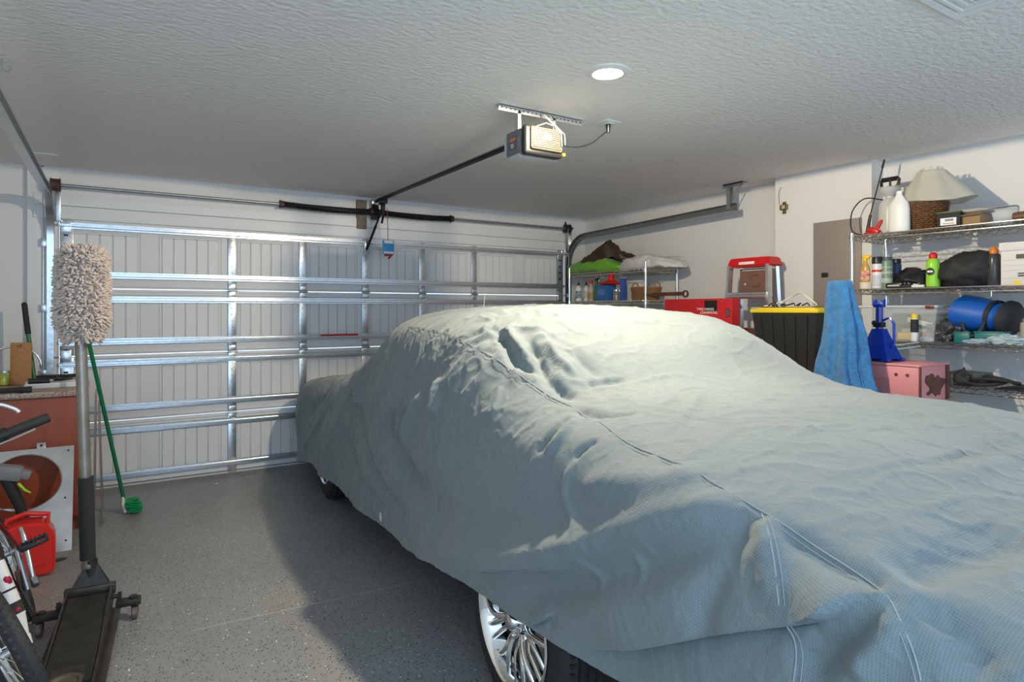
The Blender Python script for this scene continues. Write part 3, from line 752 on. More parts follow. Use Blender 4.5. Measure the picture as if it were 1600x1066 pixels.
def cover_material():
    m = bpy.data.materials.new('car_cover_fabric'); m.use_nodes = True
    nt = m.node_tree; N = nt.nodes; L = nt.links; b = N['Principled BSDF']
    tc = N.new('ShaderNodeTexCoord')
    n1 = N.new('ShaderNodeTexNoise'); n1.inputs['Scale'].default_value = 3; n1.inputs['Detail'].default_value = 6
    L.new(tc.outputs['Object'], n1.inputs['Vector'])
    r = N.new('ShaderNodeValToRGB'); e = r.color_ramp.elements
    e[0].position = .3; e[0].color = (.175, .212, .222, 1); e[1].position = .7; e[1].color = (.198, .236, .243, 1)
    L.new(n1.outputs['Fac'], r.inputs[0])
    # dimpled non woven grid: rows of little pits
    mp = N.new('ShaderNodeMapping'); mp.inputs['Scale'].default_value = (190, 190, 1); L.new(tc.outputs['UV'], mp.inputs[0])
    vo = N.new('ShaderNodeTexVoronoi'); vo.inputs['Randomness'].default_value = 0.0; vo.inputs['Scale'].default_value = 1.0; vo.voronoi_dimensions = '2D'
    L.new(mp.outputs[0], vo.inputs['Vector'])
    mr = N.new('ShaderNodeMapRange'); mr.inputs[1].default_value = .12; mr.inputs[2].default_value = .45
    L.new(vo.outputs['Distance'], mr.inputs[0])
    mx = N.new('ShaderNodeMix'); mx.data_type = 'RGBA'; mx.blend_type = 'MULTIPLY'; mx.inputs[0].default_value = .22
    L.new(r.outputs[0], mx.inputs[6]); L.new(mr.outputs[0], mx.inputs[7]); L.new(mx.outputs[2], b.inputs['Base Color'])
    bp = N.new('ShaderNodeBump'); bp.inputs['Strength'].default_value = .35; bp.inputs['Distance'].default_value = .0012
    L.new(mr.outputs[0], bp.inputs['Height'])
    n3 = N.new('ShaderNodeTexNoise'); n3.inputs['Scale'].default_value = 22; n3.inputs['Detail'].default_value = 7; n3.inputs['Distortion'].default_value = 1.2
    L.new(tc.outputs['Object'], n3.inputs['Vector'])
    bp2 = N.new('ShaderNodeBump'); bp2.inputs['Strength'].default_value = .35; bp2.inputs['Distance'].default_value = .012
    L.new(n3.outputs['Fac'], bp2.inputs['Height']); L.new(bp.outputs[0], bp2.inputs['Normal']); L.new(bp2.outputs[0], b.inputs['Normal'])
    b.inputs['Roughness'].default_value = .85; b.inputs['Sheen Weight'].default_value = .25; b.inputs['Sheen Roughness'].default_value = .5
    return m
M_cover = cover_material()
M_seam = mat('seam_thread', (.33, .38, .39), .8)

me = bpy.data.meshes.new('car_cover')
idx = np.arange(NU * NV).reshape(NV, NU)
quads = np.stack([idx[:-1, :-1], idx[:-1, 1:], idx[1:, 1:], idx[1:, :-1]], -1).reshape(-1, 4)
me.vertices.add(NU * NV); me.vertices.foreach_set('co', P1.reshape(-1).astype(np.float32))
me.loops.add(len(quads) * 4); me.loops.foreach_set('vertex_index', quads.reshape(-1).astype(np.int32))
me.polygons.add(len(quads)); me.polygons.foreach_set('loop_start', np.arange(0, len(quads) * 4, 4, dtype=np.int32))
me.update(calc_edges=True); me.validate()
seglen = np.linalg.norm(np.diff(P0, axis=1), axis=-1); UU = np.concatenate([np.zeros((NV, 1)), np.cumsum(seglen, 1)], 1); UU -= UU[:, NU // 2][:, None]
uv = np.stack([UU, np.repeat(tv[:, None], NU, 1)], -1).reshape(-1, 2)
ul = me.uv_layers.new(name='UVMap'); ul.data.foreach_set('uv', uv[quads.reshape(-1)].reshape(-1).astype(np.float32))
me.materials.append(M_cover); me.shade_smooth()
cover = bpy.data.objects.new('car_cover', me); COL.objects.link(cover); cover.parent = car
cover['label'] = 'wrinkled pale blue grey fabric cover reaching almost to the floor'

def on_cover(p, lift=.002):
    d = ((P0 - np.array(p)) ** 2).sum(-1); k = np.unravel_index(d.argmin(), d.shape)
    return Vector(P1[k]) + Vector(N0[k]) * lift
for path in SEAMS:
    pts = [on_cover(p, .0015) for p in spline(path, 6)]
    Q = [pts[0]]
    for p in pts[1:]:
        if (p - Q[-1]).length > .008: Q.append(p)
    for _ in range(6): Q = [Q[0]] + [(Q[i - 1] + Q[i] * 2 + Q[i + 1]) / 4 for i in range(1, len(Q) - 1)] + [Q[-1]]
    g = G(); g.tube(Q, .0018, 5)
    g.tube([q + Vector((.0, -.0, .0)) + (Vector((-.012, 0, -.006)) if path is SEAMS[0] else Vector((0, -.014, 0))) for q in Q], .0009, 4)
    o = obj('seam', g, M_seam, cover); o['label'] = 'stitched seam of the cover'
g = G(); c0 = on_cover((-.956, 3.297, .31), .003); g.lathe([(.001, 0), (.026, 0), (.026, .002), (.001, .002)], (0, 0, 0), 16, Matrix.Rotation(-PI / 2, 3, 'Y'), sy=.7)
o = obj('cover_tag', g, M_white, cover); o.location = c0; o.rotation_euler = (0, 0, 0); o['label'] = 'small white oval tag near the hem'
g = G(); a0 = on_cover((-.15, 3.62, 1.44), -.01); g.cyl(a0, a0 + Vector((.012, .0, .115)), .0016, .001, 6); obj('antenna', g, M_white, car)

M_under = mat('dark_underbody', (.012, .012, .012), .8)
g = G()
g.box2((-.84, .55, .30), (.84, 5.35, .62), .05); g.box2((-.66, 2.1, .6), (.66, 4.2, .95), .05)
obj('car_body', g, M_under, car)
def wheel(x, y, R, rr, side, chrome_spokes=True):
    """wheel whose outer face looks to local -x (side=-1) or +x"""
    w = .215
    M = Matrix.Rotation(PI / 2, 3, 'Y') if side > 0 else Matrix.Rotation(-PI / 2, 3, 'Y')
    root = bpy.data.objects.new('wheel', None); COL.objects.link(root); root.parent = car; root.location = (x, y, R)
    g = G()
    prof = [(rr + .004, -w), (R - .05, -w), (R - .012, -w + .02), (R, -w + .05)]
    for i in range(4):
        a = -w + .055 + i * .035; prof += [(R, a), (R - .008, a + .003), (R - .008, a + .009), (R, a + .012)]
    prof += [(R - .012, -.022), (R - .03, -.006), (R - .05, .0), (rr + .02, .002), (rr + .004, -.004)]
    g.lathe(prof, n=72, m=M, caps=False)
    for i in range(72):
        a = 2 * PI * i / 72
        for zz in (-.028, -w + .03): g.box(M @ Vector((math.cos(a) * (R - .006), math.sin(a) * (R - .006), zz)), (.016, .012, .012), 0, (a if side > 0 else -a, 0, 0))
    obj('tyre', g, M_rubber, root)
    g = G()
    g.lathe([(rr - .012, -w + .02), (rr - .03, -.12), (rr - .028, -.05), (rr - .012, -.012), (rr + .006, -.002), (rr + .008, .004), (rr + .001, .008), (rr - .008, .002), (rr - .018, -.02), (rr - .04, -.055)], n=72, m=M, caps=False)
    obj('rim', g, M_chrome, root)
    g = G()
    n = 7
    for i in range(n):
        a0 = 2 * PI * i / n
        for s1, s2 in ((.0, .23), (.0, -.23)):
            pts = []
            for f in np.linspace(0, 1, 8):
                r = .045 + (rr - .052) * f; an = a0 + s1 + s2 * (f ** 1.3) + .12 * math.sin(PI * f)
                pts.append(M @ Vector((r * math.cos(an), r * math.sin(an), -.012 - .030 * (1 - f) ** 2 + .012 * math.sin(PI * f) - .012 * f)))
            g.tube(pts, [.014 - .005 * f for f in np.linspace(0, 1, 8)], 8, up=tuple(M @ Vector((0, 0, 1))))
        an = a0 + PI / n
        pts = [M @ Vector((r * math.cos(an + .1 * (r - .1)), r * math.sin(an + .1 * (r - .1)), z)) for r, z in ((.06, -.045), (.12, -.022), (rr - .02, -.022))]
        g.tube(pts, .009, 6)
    obj('spokes', g, M_chrome, root, smooth=60)
    g = G(); g.lathe([(.0005, .012), (.026, .010), (.034, .0), (.036, -.03), (.07, -.035), (.075, -.06)], n=32, m=M, caps=False)
    obj('centre_cap', g, M_chrome, root)
    for i in range(5):
        a = 2 * PI * (i + .5) / 5; g = G(); g.cyl(M @ Vector((.058 * math.cos(a), .058 * math.sin(a), -.04)), M @ Vector((.058 * math.cos(a), .058 * math.sin(a), -.006)), .010, .008, 6)
        obj('lug_nut', g, M_chrome, root)
    g = G(); g.lathe([(.03, -.13), (rr * .82, -.125), (rr * .82, -.11), (.03, -.105)], n=40, m=M); obj('brake_disc', g, M_galv_dull, root)
    return root
wheel(-.925, 1.87, .345, .235, -1)
wheel(-.895, 4.83, .345, .225, -1)
wheel(.925, 1.80, .345, .235, 1)
wheel(.89, 4.83, .345, .225, 1)
# ------------------------------------------------------------------ chrome wire racks
def zigzag(g, a, b, zlo, zhi, step, r):
    a, b = Vector(a), Vector(b); n = max(2, int((b - a).length / step)); pts = []
    for i in range(n + 1):
        p = a.lerp(b, i / n); p.z = zhi if i % 2 else zlo; pts.append(p)
    g.tube(pts, r, 5)
def wire_shelf(x0, x1, y0, y1, z, pitch=.028):
    """top of the shelf deck at z; local coordinates"""
    g = G(); r = .0028; e = .018
    for zz, rr in ((z, .0035), (z - .030, .0035)):
        g.tube([(x0 + e, y0, zz), (x1 - e, y0, zz), (x1, y0 + e, zz), (x1, y1 - e, zz), (x1 - e, y1, zz), (x0 + e, y1, zz), (x0, y1 - e, zz), (x0, y0 + e, zz)], rr, 6, closed=True)
    for a, b in (((x0, y0 + .02, 0), (x0, y1 - .02, 0)), ((x1, y0 + .02, 0), (x1, y1 - .02, 0)), ((x0 + .02, y0, 0), (x1 - .02, y0, 0)), ((x0 + .02, y1, 0), (x1 - .02, y1, 0))):
        zigzag(g, a, b, z - .030, z, .027, .0026)
    n = int((y1 - y0) / pitch)
    for i in range(1, n):
        y = y0 + (y1 - y0) * i / n; g.tube([(x0, y, z + .001), (x1, y, z + .001)], .0017, 4)
    for k in (1, 2):
        x = x0 + (x1 - x0) * k / 3; g.tube([(x, y0, z - .004), (x, y1, z - .004)], .003, 5); zigzag(g, (x, y0 + .02, 0), (x, y1 - .02, 0), z - .028, z - .004, .05, .002)
    return g
def rack(name, label, x0, x1, y0, y1, zs, ztop):
    t = thing(name, label, 'shelving rack', (x0, y0, 0))
    W_, L_ = x1 - x0, y1 - y0
    for x in (0, W_):
        for y in (0, L_):
            g = G(); g.cyl((x, y, .02), (x, y, ztop), .0125, n=14); g.cyl((x, y, ztop), (x, y, ztop + .006), .0135, .009, 14); g.cyl((x, y, .0), (x, y, .025), .018, .014, 12)
            for z in zs: g.cyl((x, y, z - .036), (x, y, z + .006), .019, .016, 12)
            obj('post', g, M_post, t)
    for z in zs: obj('wire_shelf', wire_shelf(0, W_, 0, L_, z), M_wire, t)
    return t
R1 = dict(x0=4.33, x1=4.78, y0=.92, y1=2.43)
Z1, Z2, Z3, Z4 = 1.945, 1.575, 1.228, .965
rack('wire_rack', 'large chrome wire rack along the right wall, nearest the camera', R1['x0'], R1['x1'], R1['y0'], R1['y1'], (.15, Z4, Z3, Z2, Z1), 1.965)
R2 = dict(x0=4.36, x1=4.79, y0=4.46, y1=5.66)
rack('wire_rack', 'smaller chrome wire rack in the far right corner beside the door', R2['x0'], R2['x1'], R2['y0'], R2['y1'], (.15, .80, 1.528, 1.835), 1.905)
D_ = .004   # things rest on the deck wires

# ---------- top shelf of the large rack
# pump sprayer
p = at(1405, 360, X=4.56)
t = thing('pump_sprayer', 'white pump garden sprayer with black handle and wand, left end of top shelf', 'sprayer', (4.64, 2.33, Z1 + D_))
g = G(); g.lathe([(.04, 0), (.068, .004), (.072, .03), (.072, .20), (.066, .235), (.045, .262), (.03, .275), (.03, .285), (.02, .29)], n=28); obj('tank', g, mat('frosted_tank', (.74, .75, .76), .35, trans=.2), t)
g = G(); g.lathe([(.028, .285), (.034, .292), (.060, .315), (.066, .335), (.055, .350), (.035, .355), (.02, .36)], n=28); obj('pump_collar', g, mat('grey_white', (.55, .57, .60), .4), t)
g = G(); g.tube([(0, -.055, .36), (0, -.062, .40), (0, -.05, .415), (0, .055, .415), (0, .062, .40), (0, .058, .365)], .010, 8); g.tube([(0, -.045, .40), (0, .05, .40)], [.008, .008], 8); g.cyl((0, 0, .35), (0, 0, .41), .008, n=8); obj('pump_handle', g, M_black, t)
g = G(); g.tube([(-.12, .10, .006), (-.10, .085, .16)], [.013, .010], 8); g.tube([(-.10, .085, .16), (-.03, .035, .50)], .0045, 8); g.tube([(-.033, .037, .49), (-.022, .028, .55)], [.008, .006], 8); wand = obj('wand', g, M_black, t)
g = G(); g.tube(spline([(.0, .05, .27), (-.04, .16, .29), (-.09, .22, .20), (-.13, .20, .06), (-.12, .12, .012)], 8), .0045, 8); obj('hose', g, M_black, t)
# spray bottle lying behind its red trigger
t = thing('spray_bottle', 'white spray bottle with red trigger in front of the pump sprayer', 'spray bottle', (4.42, at(1405, 360, X=4.42).y, Z1 + D_), rot=(0, 0, 0))
g = G(); g.lathe([(.03, 0), (.062, .003), (.068, .02), (.066, .15), (.060, .19), (.036, .225), (.020, .25), (.018, .275), (.010, .278)], n=28, sx=.6); obj('bottle', g, M_white, t)
t2 = thing('trigger_nozzle', 'red trigger spray head lying at left end of the top shelf', 'nozzle', (4.42, 2.325, Z1 + D_))
g = G(); g.box((0, 0, .03), (.035, .075, .035), .010, (.5, 0, 0)); g.tube([(0, -.02, .045), (0, -.045, .085), (0, -.05, .10)], [.014, .012, .008], 8); g.tube([(0, .0, .02), (0, .03, .0145), (0, .07, .012)], [.014, .012, .009], 8); obj('spray_head', g, M_red, t2)
g = G(); g.tube([(0, -.01, .02), (0, -.035, .03), (0, -.05, .012)], .006, 6); obj('trigger', g, M_red, t2)
# wicker basket with netting
M_wick = mat('dark_wicker', (.20, .085, .03), .45, var=.5, vscale=60, bump=.3, bscale=80)
def wicker(name, label, cat, c, rx0, ry0, rx1, ry1, h, mt, rows=14, n=44, handles=False, lab_parts=True, wall=.010):
    t = thing(name, label, cat, c)
    g = G(); nn = n * 4
    for k in range(rows):
        f = k / (rows - 1); rx = rx0 + (rx1 - rx0) * f; ry = ry0 + (ry1 - ry0) * f; pts = []
        for i in range(nn):
            a = 2 * PI * i / nn; w = .0035 * math.cos(n / 2 * a + PI * (k % 2)); sq = (abs(math.cos(a)) ** 2.6 + abs(math.sin(a)) ** 2.6) ** (-1 / 2.6)
            pts.append(((rx + w) * sq * math.cos(a), (ry + w) * sq * math.sin(a), .008 + (h - .016) * f))
        g.tube(pts, h / rows * .50, 5, closed=True)
    obj('woven_body', g, mt, t)
    g = G()
    pts = []
    for i in range(48):
        a = 2 * PI * i / 48; sq = (abs(math.cos(a)) ** 2.6 + abs(math.sin(a)) ** 2.6) ** (-1 / 2.6); pts.append((rx1 * sq * math.cos(a), ry1 * sq * math.sin(a), h + .0))
    g.tube(pts, .009, 7, closed=True); obj('rim', g, mt, t)
    g = G()
    vs = []
    for i in range(48):
        a = 2 * PI * i / 48; sq = (abs(math.cos(a)) ** 2.6 + abs(math.sin(a)) ** 2.6) ** (-1 / 2.6); vs.append((rx0 * sq * math.cos(a), ry0 * sq * math.sin(a), .004))
    g.add(vs, [tuple(range(48))])
    obj('base', g, mt, t, solid=.006)
    if handles:
        for s in (-1, 1):
            g = G(); g.tube([(.045 * math.cos(a), s * ry1 * .92, h + .05 * math.sin(a)) for a in np.linspace(0, PI, 10)], .006, 6); obj('handle', g, mt, t)
    return t
wicker('wicker_basket', 'dark brown wicker basket under clear plastic on the top shelf', 'basket', (4.54, at(1446, 350, X=4.54).y, Z1 + D_), .085, .095, .105, .125, .185, M_wick)
M_net = mat('cloudy_plastic', (.62, .60, .52), .35, alpha=.62, sheen=.3)
g = G()
def netf(u, v):
    a = 2 * PI * u; r = .072 * (1 - v) ** 1.0 + .076; wob = 1 + .05 * math.sin(5 * a + 3) * (1 - v) + .035 * math.sin(9 * a)
    return Vector((.9 * r * wob * math.cos(a), (r * 1.05 + .05 * (1 - v)) * wob * math.sin(a) - .05 * (1 - v) * max(0, -math.sin(a)), .205 * v + .012 * math.sin(3 * a) * (1 - v)))
g.grid(netf, 64, 16, closed_u=True)
t = thing('plastic_cone', 'cloudy clear plastic cone standing upside down in the wicker basket', 'plastic cone', (4.54, at(1455, 350, X=4.54).y, Z1 + D_ + .190))
obj('sheet', g, M_net, t, smooth=180, solid=.0015)
for k in range(9):
    a = 2 * PI * k / 9; g = G(); g.box((.058 * math.cos(a), .062 * math.sin(a), .215), (.004, .020, .022), .003, (0, 0, a)); obj('tab', g, M_net, t)
g = G(); g.ball((0, 0, .0), (.07, .14, .016), 20, 10, lambda d: 1 + .25 * noise.noise(d * 3)); tag(place(obj('plastic_wrap', g, M_net, smooth=180), (4.50, at(1508, 335, X=4.5).y, Z1 + .10)), 'crumpled clear plastic wrap lying over the cardboard on the top shelf', 'plastic wrap')
t = thing('product_box', 'small black box with green lid and white label on the top shelf', 'box', (4.44, at(1486, 350, X=4.44).y, Z1 + D_), rz=.12)
g = G(); g.box((0, 0, .046), (.10, .125, .09), .003); obj('carton', g, M_blackm, t)
g = G(); g.box((0, 0, .094), (.106, .131, .010), .003); o = obj('lid', g, mat('green_lid', (.06, .14, .03), .5), t)
g = G(); g.box((-.0515, .0, .036), (.002, .085, .045)); g.mi = 1; g.box((-.0528, -.005, .045), (.001, .045, .012)); g.box((-.0528, .0, .024), (.001, .06, .004)); obj('product_label', g, [M_paper, M_black], t)
t = thing('cardboard_box', 'flattened brown cardboard box right of the small black box', 'cardboard box', (4.50, at(1524, 350, X=4.5).y, Z1 + D_), rz=-.1)
g = G(); g.box((0, 0, .035), (.16, .13, .068), .003); obj('carton', g, M_brown, t)
g = G(); g.box((-.06, .0, .074), (.09, .13, .003), 0, (0, -.25, 0)); obj('flap', g, M_brown, t)
t = thing('metal_tray', 'shiny metal tray standing on edge on the top shelf', 'tray', (4.52, at(1557, 340, X=4.52).y, Z1 + D_))
g = G(); pts = []
for (cy, cz, a0) in ((.095, .085, 0), (-.095, .085, PI / 2), (-.095, .02, PI), (.095, .02, PI * 1.5)):
    for a in np.linspace(a0, a0 + PI / 2, 6): pts.append((.0, cy + .02 * math.cos(a), cz + .02 * math.sin(a) - .0))
g.tube(pts, .0055, 8, closed=True); obj('tray_rim', g, M_chrome, t)
g = G(); g.box((.01, 0, .054), (.004, .21, .085), .0015); obj('tray_plate', g, mat('tray_face', (.30, .33, .38), .5, .3), t)
t = thing('wooden_roller', 'brown wooden roller lying near the right end of the top shelf', 'wooden roller', (4.47, at(1603, 340, X=4.47).y - .04, Z1 + D_ + .03))
g = G(); g.lathe([(.012, -.10), (.027, -.098), (.03, -.08), (.03, .08), (.027, .098), (.012, .10)], m=Matrix.Rotation(PI / 2, 3, 'X'), n=20); obj('cylinder', g, mat('brown_wood', (.18, .08, .035), .5, var=.3), t)
g = G(); g.box((.06, 0, -.005), (.05, .24, .05), .006); obj('backing', g, mat('brown_wood', (.18, .08, .035)), t)

# ---------- second shelf
def can(name, label, cat, c, r, h, body, capm, cap_h=.045, band=None, cap_r=None, group=None, txt=None):
    t = thing(name, label, cat, c, group=group)
    g = G(); g.lathe([(r * .85, 0), (r, .004), (r, h * .90), (r * .93, h * .94), (r * .72, h)], n=24)
    obj('body', g, body, t)
    g = G(); cr = cap_r or r * .9; g.lathe([(cr, h * .92), (cr, h * .92 + cap_h * .9), (cr * .92, h * .92 + cap_h)], n=24); obj('cap', g, capm, t)
    if band:
        g = G()
        for (z0, z1, mi) in band[1]: g.mi = mi; g.lathe([(r + .0006, h * z0), (r + .0006, h * z1)], n=24, caps=False)
        obj('product_label', g, band[0], t)
    return t
def trigger_bottle(name, label, cat, c, body, headm, labm, h=.19, r=.036, rz=0.0, sx=.7):
    t = thing(name, label, cat, c, rz)
    g = G(); g.lathe([(r * .8, 0), (r, .004), (r, h * .55), (r * .85, h * .72), (r * .42, h * .88), (r * .36, h)], n=24, sx=sx); obj('bottle', g, body, t)
    g = G(); g.lathe([(r + .0008, h * .12), (r + .0008, h * .5)], n=24, sx=sx, caps=False); obj('product_label', g, labm, t)
    g = G(); g.box((0, -.006, h + .022), (.022, .05, .026), .006); g.cyl((0, 0, h - .004), (0, 0, h + .014), .014, n=12); g.tube([(0, -.03, h + .026), (0, -.042, h + .026)], .006, 8); obj('spray_head', g, headm, t)
    g = G(); g.tube([(0, -.02, h + .012), (0, -.034, h - .010), (0, -.03, h - .026)], .004, 6); obj('trigger', g, headm, t)
    return t
z2 = Z2 + D_
def on1(u, X, z): q = at(u, 400, X=X); return (X, q.y, z)
t = thing('tub', 'low cream tub under the red spray bottle', 'tub', on1(1353, 4.40, z2)); g = G(); g.lathe([(.034, 0), (.038, .004), (.038, .040), (.034, .044)], n=20); obj('pot', g, mat('cream_plastic', (.72, .62, .50), .5), t); g = G(); g.lathe([(.0395, .034), (.0395, .046), (.036, .048)], n=20); obj('lid', g, mat('cream_plastic', (.7, .6, .5)), t)
trigger_bottle('spray_bottle', 'red and yellow spray bottle standing on the cream tub at the shelf left end', 'spray bottle', on1(1352, 4.40, z2 + .049), mat('amber_bottle', (.55, .30, .06), .3), M_yellow, mat('red_label', (.58, .05, .03), .5, col2=(.7, .6, .5), vscale=40), h=.15, r=.032)
can('spray_can', 'white spray can with black cap and red lettering', 'spray can', on1(1371, 4.42, z2), .033, .185, mat('can_white', (.70, .70, .70), .35), M_black, .048, ([mat('label_grey', (.55, .56, .58), .4), M_red], [(.1, .5, 0), (.62, .70, 1)]), cap_r=.034)
can('spray_can', 'sage green spray can with grey top between white and blue cans', 'spray can', on1(1386, 4.44, z2), .034, .20, mat('can_green', (.16, .25, .18), .35), mat('dark_grey_cap', (.08, .09, .09), .4), .030, ([mat('label_pale_green', (.40, .46, .38), .5)], [(.2, .35, 0), (.5, .58, 0), (.7, .74, 0)]))
can('spray_can', 'navy blue spray can with black cap behind the green can', 'spray can', on1(1401, 4.60, z2), .030, .185, mat('can_navy', (.05, .09, .20), .35), M_black, .040, ([M_paper], [(.3, .34, 0)]))
def lump(name, label, cat, c, r, m, seed=1, amp=.35, rot=None, n=36, crumple=.25, flat=True):
    g = G(); o_ = Vector((seed * 3.7, seed * 1.3, seed * 2.1))
    def f(d):
        k = 1 + amp * noise.noise(d * 1.6 + o_) + crumple * (abs(noise.noise(d * 4.2 + o_)) - .25) + crumple * .5 * (abs(noise.noise(d * 9 + o_)) - .25)
        return k
    g.ball((0, 0, 0), r, n, n // 2 + 4, f)
    if flat:
        for v in g.bm.verts:
            if v.co.z < -r[2] * .55: v.co.z = -r[2] * .55 + (v.co.z + r[2] * .55) * .1
        lo = min(v.co.z for v in g.bm.verts)
        for v in g.bm.verts: v.co.z -= lo
    o = obj(name, g, m, smooth=50); place(o, c, rot=rot or (0, 0, 0)); tag(o, label, cat); return o
lump('black_bag', 'crumpled glossy black bag behind the spray cans', 'bag', (4.60, at(1428, 420, X=4.60).y, z2), (.12, .15, .085), mat('glossy_black_bag', (.015, .015, .017), .28), 4, .3)
t = thing('product_box', 'flat black box with white lettering lying beside the green spray can', 'box', on1(1399, 4.385, z2)); g = G(); g.box((0, 0, .017), (.05, .10, .032), .002); obj('carton', g, M_black, t); g = G(); g.box((-.0258, 0, .017), (.001, .075, .010)); obj('product_label', g, mat('label_light', (.5, .5, .5), .5), t)
t = thing('paint_marker', 'short white and orange tube lying on the second shelf', 'tube', on1(1433, 4.38, z2 + .009)); g = G(); g.cyl((0, -.042, 0), (0, .035, 0), .009, n=12); obj('barrel', g, M_white, t); g = G(); g.cyl((0, .035, 0), (0, .05, 0), .009, n=12); obj('cap', g, mat('orange_plastic', (.75, .20, .03), .4), t)
t = thing('bolt_tray', 'small dark tray of metal bits below the black bag', 'tray', on1(1416, 4.40, z2)); g = G(); g.box((0, 0, .010), (.07, .09, .018), .004); obj('tray', g, M_blackm, t); g = G()
for i in range(7): g.cyl((-.02 + .012 * (i % 3), -.03 + .01 * i, .022), (-.01 + .01 * (i % 3), -.025 + .01 * i, .032), .005, n=6)
a = obj('loose_bits', g, M_galv_dull, t); a['kind'] = 'stuff'
t = thing('cleaner_bottle', 'lime green bottle with red cap on the second shelf', 'bottle', on1(1458, 4.42, z2))
g = G(); g.lathe([(.030, 0), (.038, .005), (.040, .03), (.038, .075), (.039, .13), (.036, .165), (.026, .18), (.024, .182)], n=28); obj('bottle', g, mat('lime_green', (.30, .66, .04), .3), t)
g = G(); g.lathe([(.022, .178), (.023, .183), (.024, .200), (.022, .212), (.012, .222), (.002, .224)], n=24); obj('cap', g, M_red, t)
g = G(); g.lathe([(.0005, 0), (.024, 0), (.024, .001)], (-.0395, 0, .10), 24, Matrix.Rotation(-PI / 2, 3, 'Y')); g.mi = 1; g.box((-.0408, 0, .10), (.0008, .032, .011)); obj('product_label', g, [M_black, M_paper], t)
t = thing('black_duffel_bag', 'large soft black fabric bag beside the lime green bottle', 'bag', (4.52, at(1512, 420, X=4.52).y, z2))
g = G(); g.ball((0, 0, 0), (.15, .178, .135), 40, 24, lambda d: (.93 + .16 * noise.noise(d * 2.3 + Vector((3, 2, 1))) + .16 * abs(noise.noise(d * 5)) + .08 * abs(noise.noise(d * 12))) * (1 + .10 * (abs(d.y) ** 3)))
for v in g.bm.verts:
    v.co.z = max(v.co.z, -.10) + .10; v.co.z *= .84 + .16 * max(0, min(1, (.12 - v.co.y) / .2))
M_bfab = mat('black_nylon', (.018, .018, .019), .7, bump=.4, bscale=25)
obj('bag_body', g, M_bfab, t, smooth=60)
t = thing('sport_bottle', 'tall dark bottle with orange cap between black bag and white storage box', 'bottle', on1(1553, 4.46, z2))
g = G(); g.lathe([(.030, 0), (.033, .006), (.033, .15), (.028, .18), (.020, .195)], n=24); obj('bottle', g, mat('smoky_bottle', (.05, .05, .055), .25), t); g = G(); g.lathe([(.022, .193), (.023, .215), (.016, .225), (.010, .235)], n=20); obj('cap', g, mat('orange_plastic', (.75, .20, .03)), t)
bx0 = at(1562, 400, X=4.41).y
t = thing('bankers_box', 'white cardboard storage box with lid at right end of second shelf', 'box', (4.56, bx0 - .17, z2))
M_bb = mat('storage_box_board', (.74, .71, .69), .8)
g = G(); g.box((0, 0, .12), (.30, .33, .24), .003); obj('carton', g, M_bb, t)
g = G(); g.box((0, 0, .225), (.315, .345, .05), .004); obj('lid', g, M_bb, t)
g = G(); g.box((-.1510, .045, .165), (.002, .09, .026), .0); obj('hand_hole', g, M_black, t)
g = G(); g.box((-.1510, .032, .060), (.002, .10, .022), .0); tb = obj('printed_band', g, M_black, t); lettering('BANKERS BOX', .015, M_paper, tb, (-.1522, .032, .060), FACE_MX)
g = G()
for z in (.04, .085, .115, .145): g.box((-.1506, 0, z), (.0012, .31, .0016))
obj('printed_line', g, mat('print_grey', (.45, .43, .42), .8), t)
g = G(); g.box((-.12, .02, .0), (.002, .05, .03)); 
t = thing('sticky_note', 'small yellow tag at the front edge of the second shelf', 'tag', (4.325, at(1590, 440, X=4.33).y, z2 + .012)); g = G(); g.box((0, 0, 0), (.002, .035, .02)); obj('paper', g, M_yellow, t)
t = thing('shelf_hook', 'small wire hook hanging under the second shelf', 'hook', (4.328, at(1549, 452, X=4.33).y, Z2 - .03)); g = G(); g.tube(spline([(0, 0, .005), (0, 0, -.03), (0, .010, -.045), (0, .02, -.03)], 5), .0025, 6); g.tube([(0, -.012, .0), (0, .012, .0)], .003, 6); obj('wire', g, M_wire, t)

# ---------- third shelf
z3 = Z3 + D_
y0b, y1b = at(1466, 480, X=4.40).y, at(1345, 480, X=4.40).y
t = thing('storage_bin', 'large clear plastic bin with items inside on the third shelf', 'storage bin', (4.57, (y0b + y1b) / 2, z3))
L_ = abs(y1b - y0b)
M_clear = mat('clear_bin_plastic', (.80, .84, .86), .18, alpha=.22, coat=.3)
def tapered_bin(w, l, h, th, top=1.0, bot=.88):
    g = G()
    def ring(k, z, ins=0): return [(sx * (w / 2 * k - ins), sy * (l / 2 * k - ins), z) for sx, sy in ((-1, -1), (1, -1), (1, 1), (-1, 1))]
    vs = ring(bot, 0) + ring(top, h) + ring(top, h, th) + ring(bot, th, th)
    fs = [(3, 2, 1, 0)] + [(i, (i + 1) % 4, 4 + (i + 1) % 4, 4 + i) for i in range(4)] + [(4 + i, 4 + (i + 1) % 4, 8 + (i + 1) % 4, 8 + i) for i in range(4)] + [(8 + i, 8 + (i + 1) % 4, 12 + (i + 1) % 4, 12 + i) for i in range(4)] + [(12, 13, 14, 15)]
    v, f = g.add(vs, fs); return g
obj('tub', tapered_bin(.37, L_, .225, .003), M_clear, t)
g = G(); g.tube([(-.187, -L_ / 2 - .003, .225), (.187, -L_ / 2 - .003, .225), (.187, L_ / 2 + .003, .225), (-.187, L_ / 2 + .003, .225)], .008, 6, closed=True); obj('rim', g, mat('clear_rim', (.75, .78, .80), .2, alpha=.7), t)
g = G(); g.box((-.192, -L_ / 2 + .04, .222), (.012, .05, .018), .003); obj('latch', g, mat('maroon_latch', (.20, .02, .02), .4), t)
bc = Vector((4.57, (y0b + y1b) / 2, z3 + .006))
